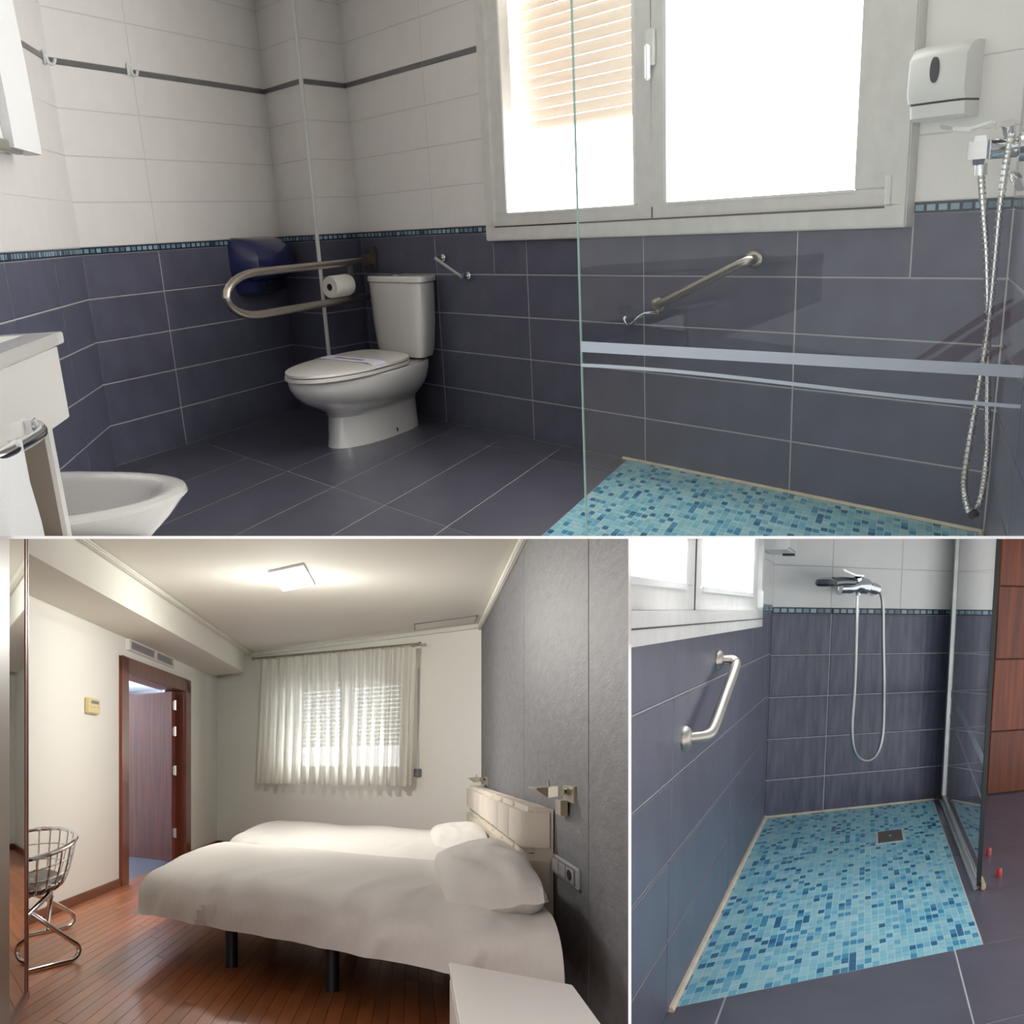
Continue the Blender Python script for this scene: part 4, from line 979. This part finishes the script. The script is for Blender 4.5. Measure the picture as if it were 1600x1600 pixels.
# mixer
T = thing('C', 'shower_mixer', PC(.74, .25, 1.37), 'chrome shower mixer holding a hand shower on white tiles', 'shower mixer')
b = Mesh(); b.tube(smooth_path([PC(.585, .26, 1.398), PC(.66, .28, 1.400), PC(.74, .29, 1.415), PC(.82, .28, 1.410), PC(.905, .26, 1.395)], 4), [.032] * 4 + [.036] * 4 + [.05] * 4 + [.036] * 4 + [.032], 14); part(T, 'body', b, m_chrome, smooth=True)
b = Mesh()
for t in (.60, .89): b.tube([PC(t, 0, 1.395), PC(t, .26, 1.395)], .022, 12); b.lathe(PC(t, .01, 1.395), V3(DB, 0), (0, 0, 1), V3(-DL, 0), [(.036, 0), (.036, .03), (.024, .06)], 16)
part(T, 'inlet', b, m_chrome, smooth=True)
b = Mesh(); b.tube([PC(.74, .29, 1.42), PC(.735, .30, 1.465)], [.034, .026], 12); b.loft([[PC(t, .30 + ds, h) for ds, h in ((-.05 * k, h_ - .006), (.05 * k, h_ - .006), (.05 * k, h_ + .006), (-.05 * k, h_ + .006))] for t, h_, k in ((.79, 1.472, 1.6), (.72, 1.474, 1.7), (.66, 1.49, 1.2), (.61, 1.505, .9))]); part(T, 'lever', b, m_chrome, smooth=True)
b = Mesh(); b.tube([PC(.745, .29, 1.39), PC(.742, .29, 1.355)], .016, 10); part(T, 'outlet', b, m_chrome, smooth=True)
b = Mesh(); b.tube([PC(.70, .33, 1.437), PC(.60, .34, 1.437), PC(.52, .36, 1.43)], [.024, .027, .03], 12); b.lathe(PC(.475, .37, 1.417), V3(DB * 1.35, .012), V3(-DL * 1.4, 0), Vector((0, 0, 1)), [(.03, .038), (.066, .026), (.074, 0), (.06, -.014), (.01, -.016)], 20); part(T, 'hand_shower', b, mat('dark_chrome', lin(120, 122, 126), .15, metal=1), smooth=True)
hp = [(.742, 1.36), (.742, 1.2), (.745, 1.086), (.749, .774), (.741, .538), (.775, .40), (.863, .333), (.965, .36), (1.018, .486), (1.012, .767), (.984, 1.085), (.965, 1.30), (.93, 1.385), (.86, 1.43)]
b = Mesh(); b.tube(smooth_path([PC(t, .27, h) for t, h in hp], 7), .0105, 8); part(T, 'hose', b, mat('silver_hose', lin(200, 201, 200), .3, metal=1), smooth=True)
# drain
T = thing('C', 'floor_drain', PC(1.1, 1.24, 0), 'square steel drain cover set in the blue mosaic', 'drain')
b = Mesh(); b.blk(PC, .985, 1.215, 1.04, 1.44, -.003, .003); part(T, 'rim', b, mat('pale_drain_rim', lin(200, 205, 205), .4))
b = Mesh(); b.blk(PC, 1.0, 1.2, 1.06, 1.42, .002, .006); part(T, 'cover', b, m_drain, bevel=.002)
b = Mesh(); b.lathe(PC(1.1, 1.24, .006), V3(DB, 0), V3(-DL * 1.6, 0), (0, 0, 1), [(.012, 0), (.012, .002)], 12); part(T, 'screw', b, m_chrome)
# screen
T = thing('C', 'fixed_glass_screen', PC(1.65, 1.6, 0), 'fixed glass panel on an aluminium rail beside the wooden door', 'glass screen')
b = Mesh(); b.blk(PC, 1.648, 1.656, .17, 2.93, .02, 2.2); part(T, 'pane', b, m_glass_c)
b = Mesh(); b.blk(PC, 1.636, 1.666, 2.928, 2.96, .02, 2.2); part(T, 'dark_edge', b, m_darkedge)
b = Mesh(); b.blk(PC, 1.628, 1.678, .01, .17, .02, 2.2); part(T, 'wall_profile', b, m_alu, bevel=.004)
b = Mesh(); b.blk(PC, 1.615, 1.67, .05, 2.95, .0, .022); b.blk(PC, 1.635, 1.647, .05, 2.95, .022, .05); b.blk(PC, 1.658, 1.67, .05, 2.95, .022, .05); part(T, 'floor_rail', b, m_alu, bevel=.003)
b = Mesh(); b.blk(PC, 1.665, 1.70, 2.80, 2.98, .0, .03); part(T, 'end_cap', b, mat('stained_cap', lin(190, 170, 140), .7, var=.2, scale=30), bevel=.004)
b = Mesh(); b.blk(PC, 1.60, 1.66, .06, .14, .02, .04); part(T, 'rust_spot', b, m_rust, bevel=.004)
for nm, f_ in (('wide_stripe', lambda s_: (.72 - .06 * s_, .05)), ('narrow_stripe', lambda s_: (.60 - .075 * s_, .018))):
    b = Mesh(); b.loft([[PC(1.657, s_, f_(s_)[0]), PC(1.659, s_, f_(s_)[0]), PC(1.659, s_, f_(s_)[0] + f_(s_)[1]), PC(1.657, s_, f_(s_)[0] + f_(s_)[1])] for s_ in [.2 + 2.7 * i / 12 for i in range(13)]]); part(T, nm, b, m_frost)
# red caps
for s_, lab in ((2.18, 'red rubber cap on the dark tiles, the upper of two'), (2.73, 'red rubber cap on the dark tiles, the lower of two')):
    T = thing('C', 'door_stop', PC(1.833, s_, 0), lab, 'door stop', 'red floor caps')
    b = Mesh(); b.lathe(PC(1.833, s_, 0), V3(DB, 0), V3(-DL * 1.6, 0), (0, 0, 1), [(.023, 0), (.022, .03), (.017, .038), (.006, .041)], 16); part(T, 'cap', b, m_red, smooth=True)
# wooden door
b = Mesh(); wX.blk(b, 2.07, 3.4, 0, 2.1, 0, .03); d3 = struct('C', 'door_2', b, mat('door_gap', lin(60, 24, 12), .6))
for h0, h1 in ((.006, .44), (.446, .94), (.946, 1.44), (1.446, 2.1)):
    me = tile_mesh('door_panel', 1.3, h1 - h0, .012, m_shwood); put_on_wall(d3, wX, me, 'door_panel', 2.075, h0, .03)

# ------------------------------------------------------------------ trim everything against the slab and the partition
def clip_all():
    bpy.context.view_layer.update()
    planes = {'A': [(EYE, Vector((0, S_TOP, -1)))], 'B': [(EYE, Vector((0, -S_BOT, 1))), (EYE, Vector((1, -P_L, 0)))], 'C': [(EYE, Vector((0, -S_BOT, 1))), (EYE, Vector((-1, P_R, 0)))]}
    def room_of(o):
        r = o
        while r.parent: r = r.parent
        return r
    rooms = {}
    import_order = list(bpy.data.objects)
    for o in import_order:
        if o.type != 'MESH': continue
        r = room_of(o); m = r.matrix_world
        key = None
        for k, M in ROOM.items():
            if all(abs(m[i][j] - M[i][j]) < 1e-5 for i in range(3) for j in range(3)): key = k
        if r.name in ('floor_slab', 'wall_partition'): continue
        mw = o.matrix_world.copy(); kill = False
        for p, n in planes[key]:
            ds = [(mw @ Vector(c) - p).dot(n) for c in o.bound_box]
            if max(ds) <= 1e-6: continue
            if min(ds) >= 0: kill = True; break
            inv = mw.inverted(); lp = inv @ p; ln = (mw.to_3x3().transposed() @ n).normalized()
            bm = bmesh.new(); bm.from_mesh(o.data)
            res = bmesh.ops.bisect_plane(bm, geom=bm.verts[:] + bm.edges[:] + bm.faces[:], dist=1e-6, plane_co=lp, plane_no=ln, clear_outer=True)
            ed = [e for e in res['geom_cut'] if isinstance(e, bmesh.types.BMEdge)]
            if ed and o.name.split('.')[0] not in ('fabric', 'duvet', 'bowl'):
                try: bmesh.ops.holes_fill(bm, edges=ed, sides=0)
                except Exception: pass
            if not bm.faces: kill = True; bm.free(); break
            me = o.data.copy() if o.data.users > 1 else o.data
            bm.to_mesh(me); bm.free(); o.data = me
        if kill and o.parent is not None: bpy.data.objects.remove(o, do_unlink=True)
clip_all()
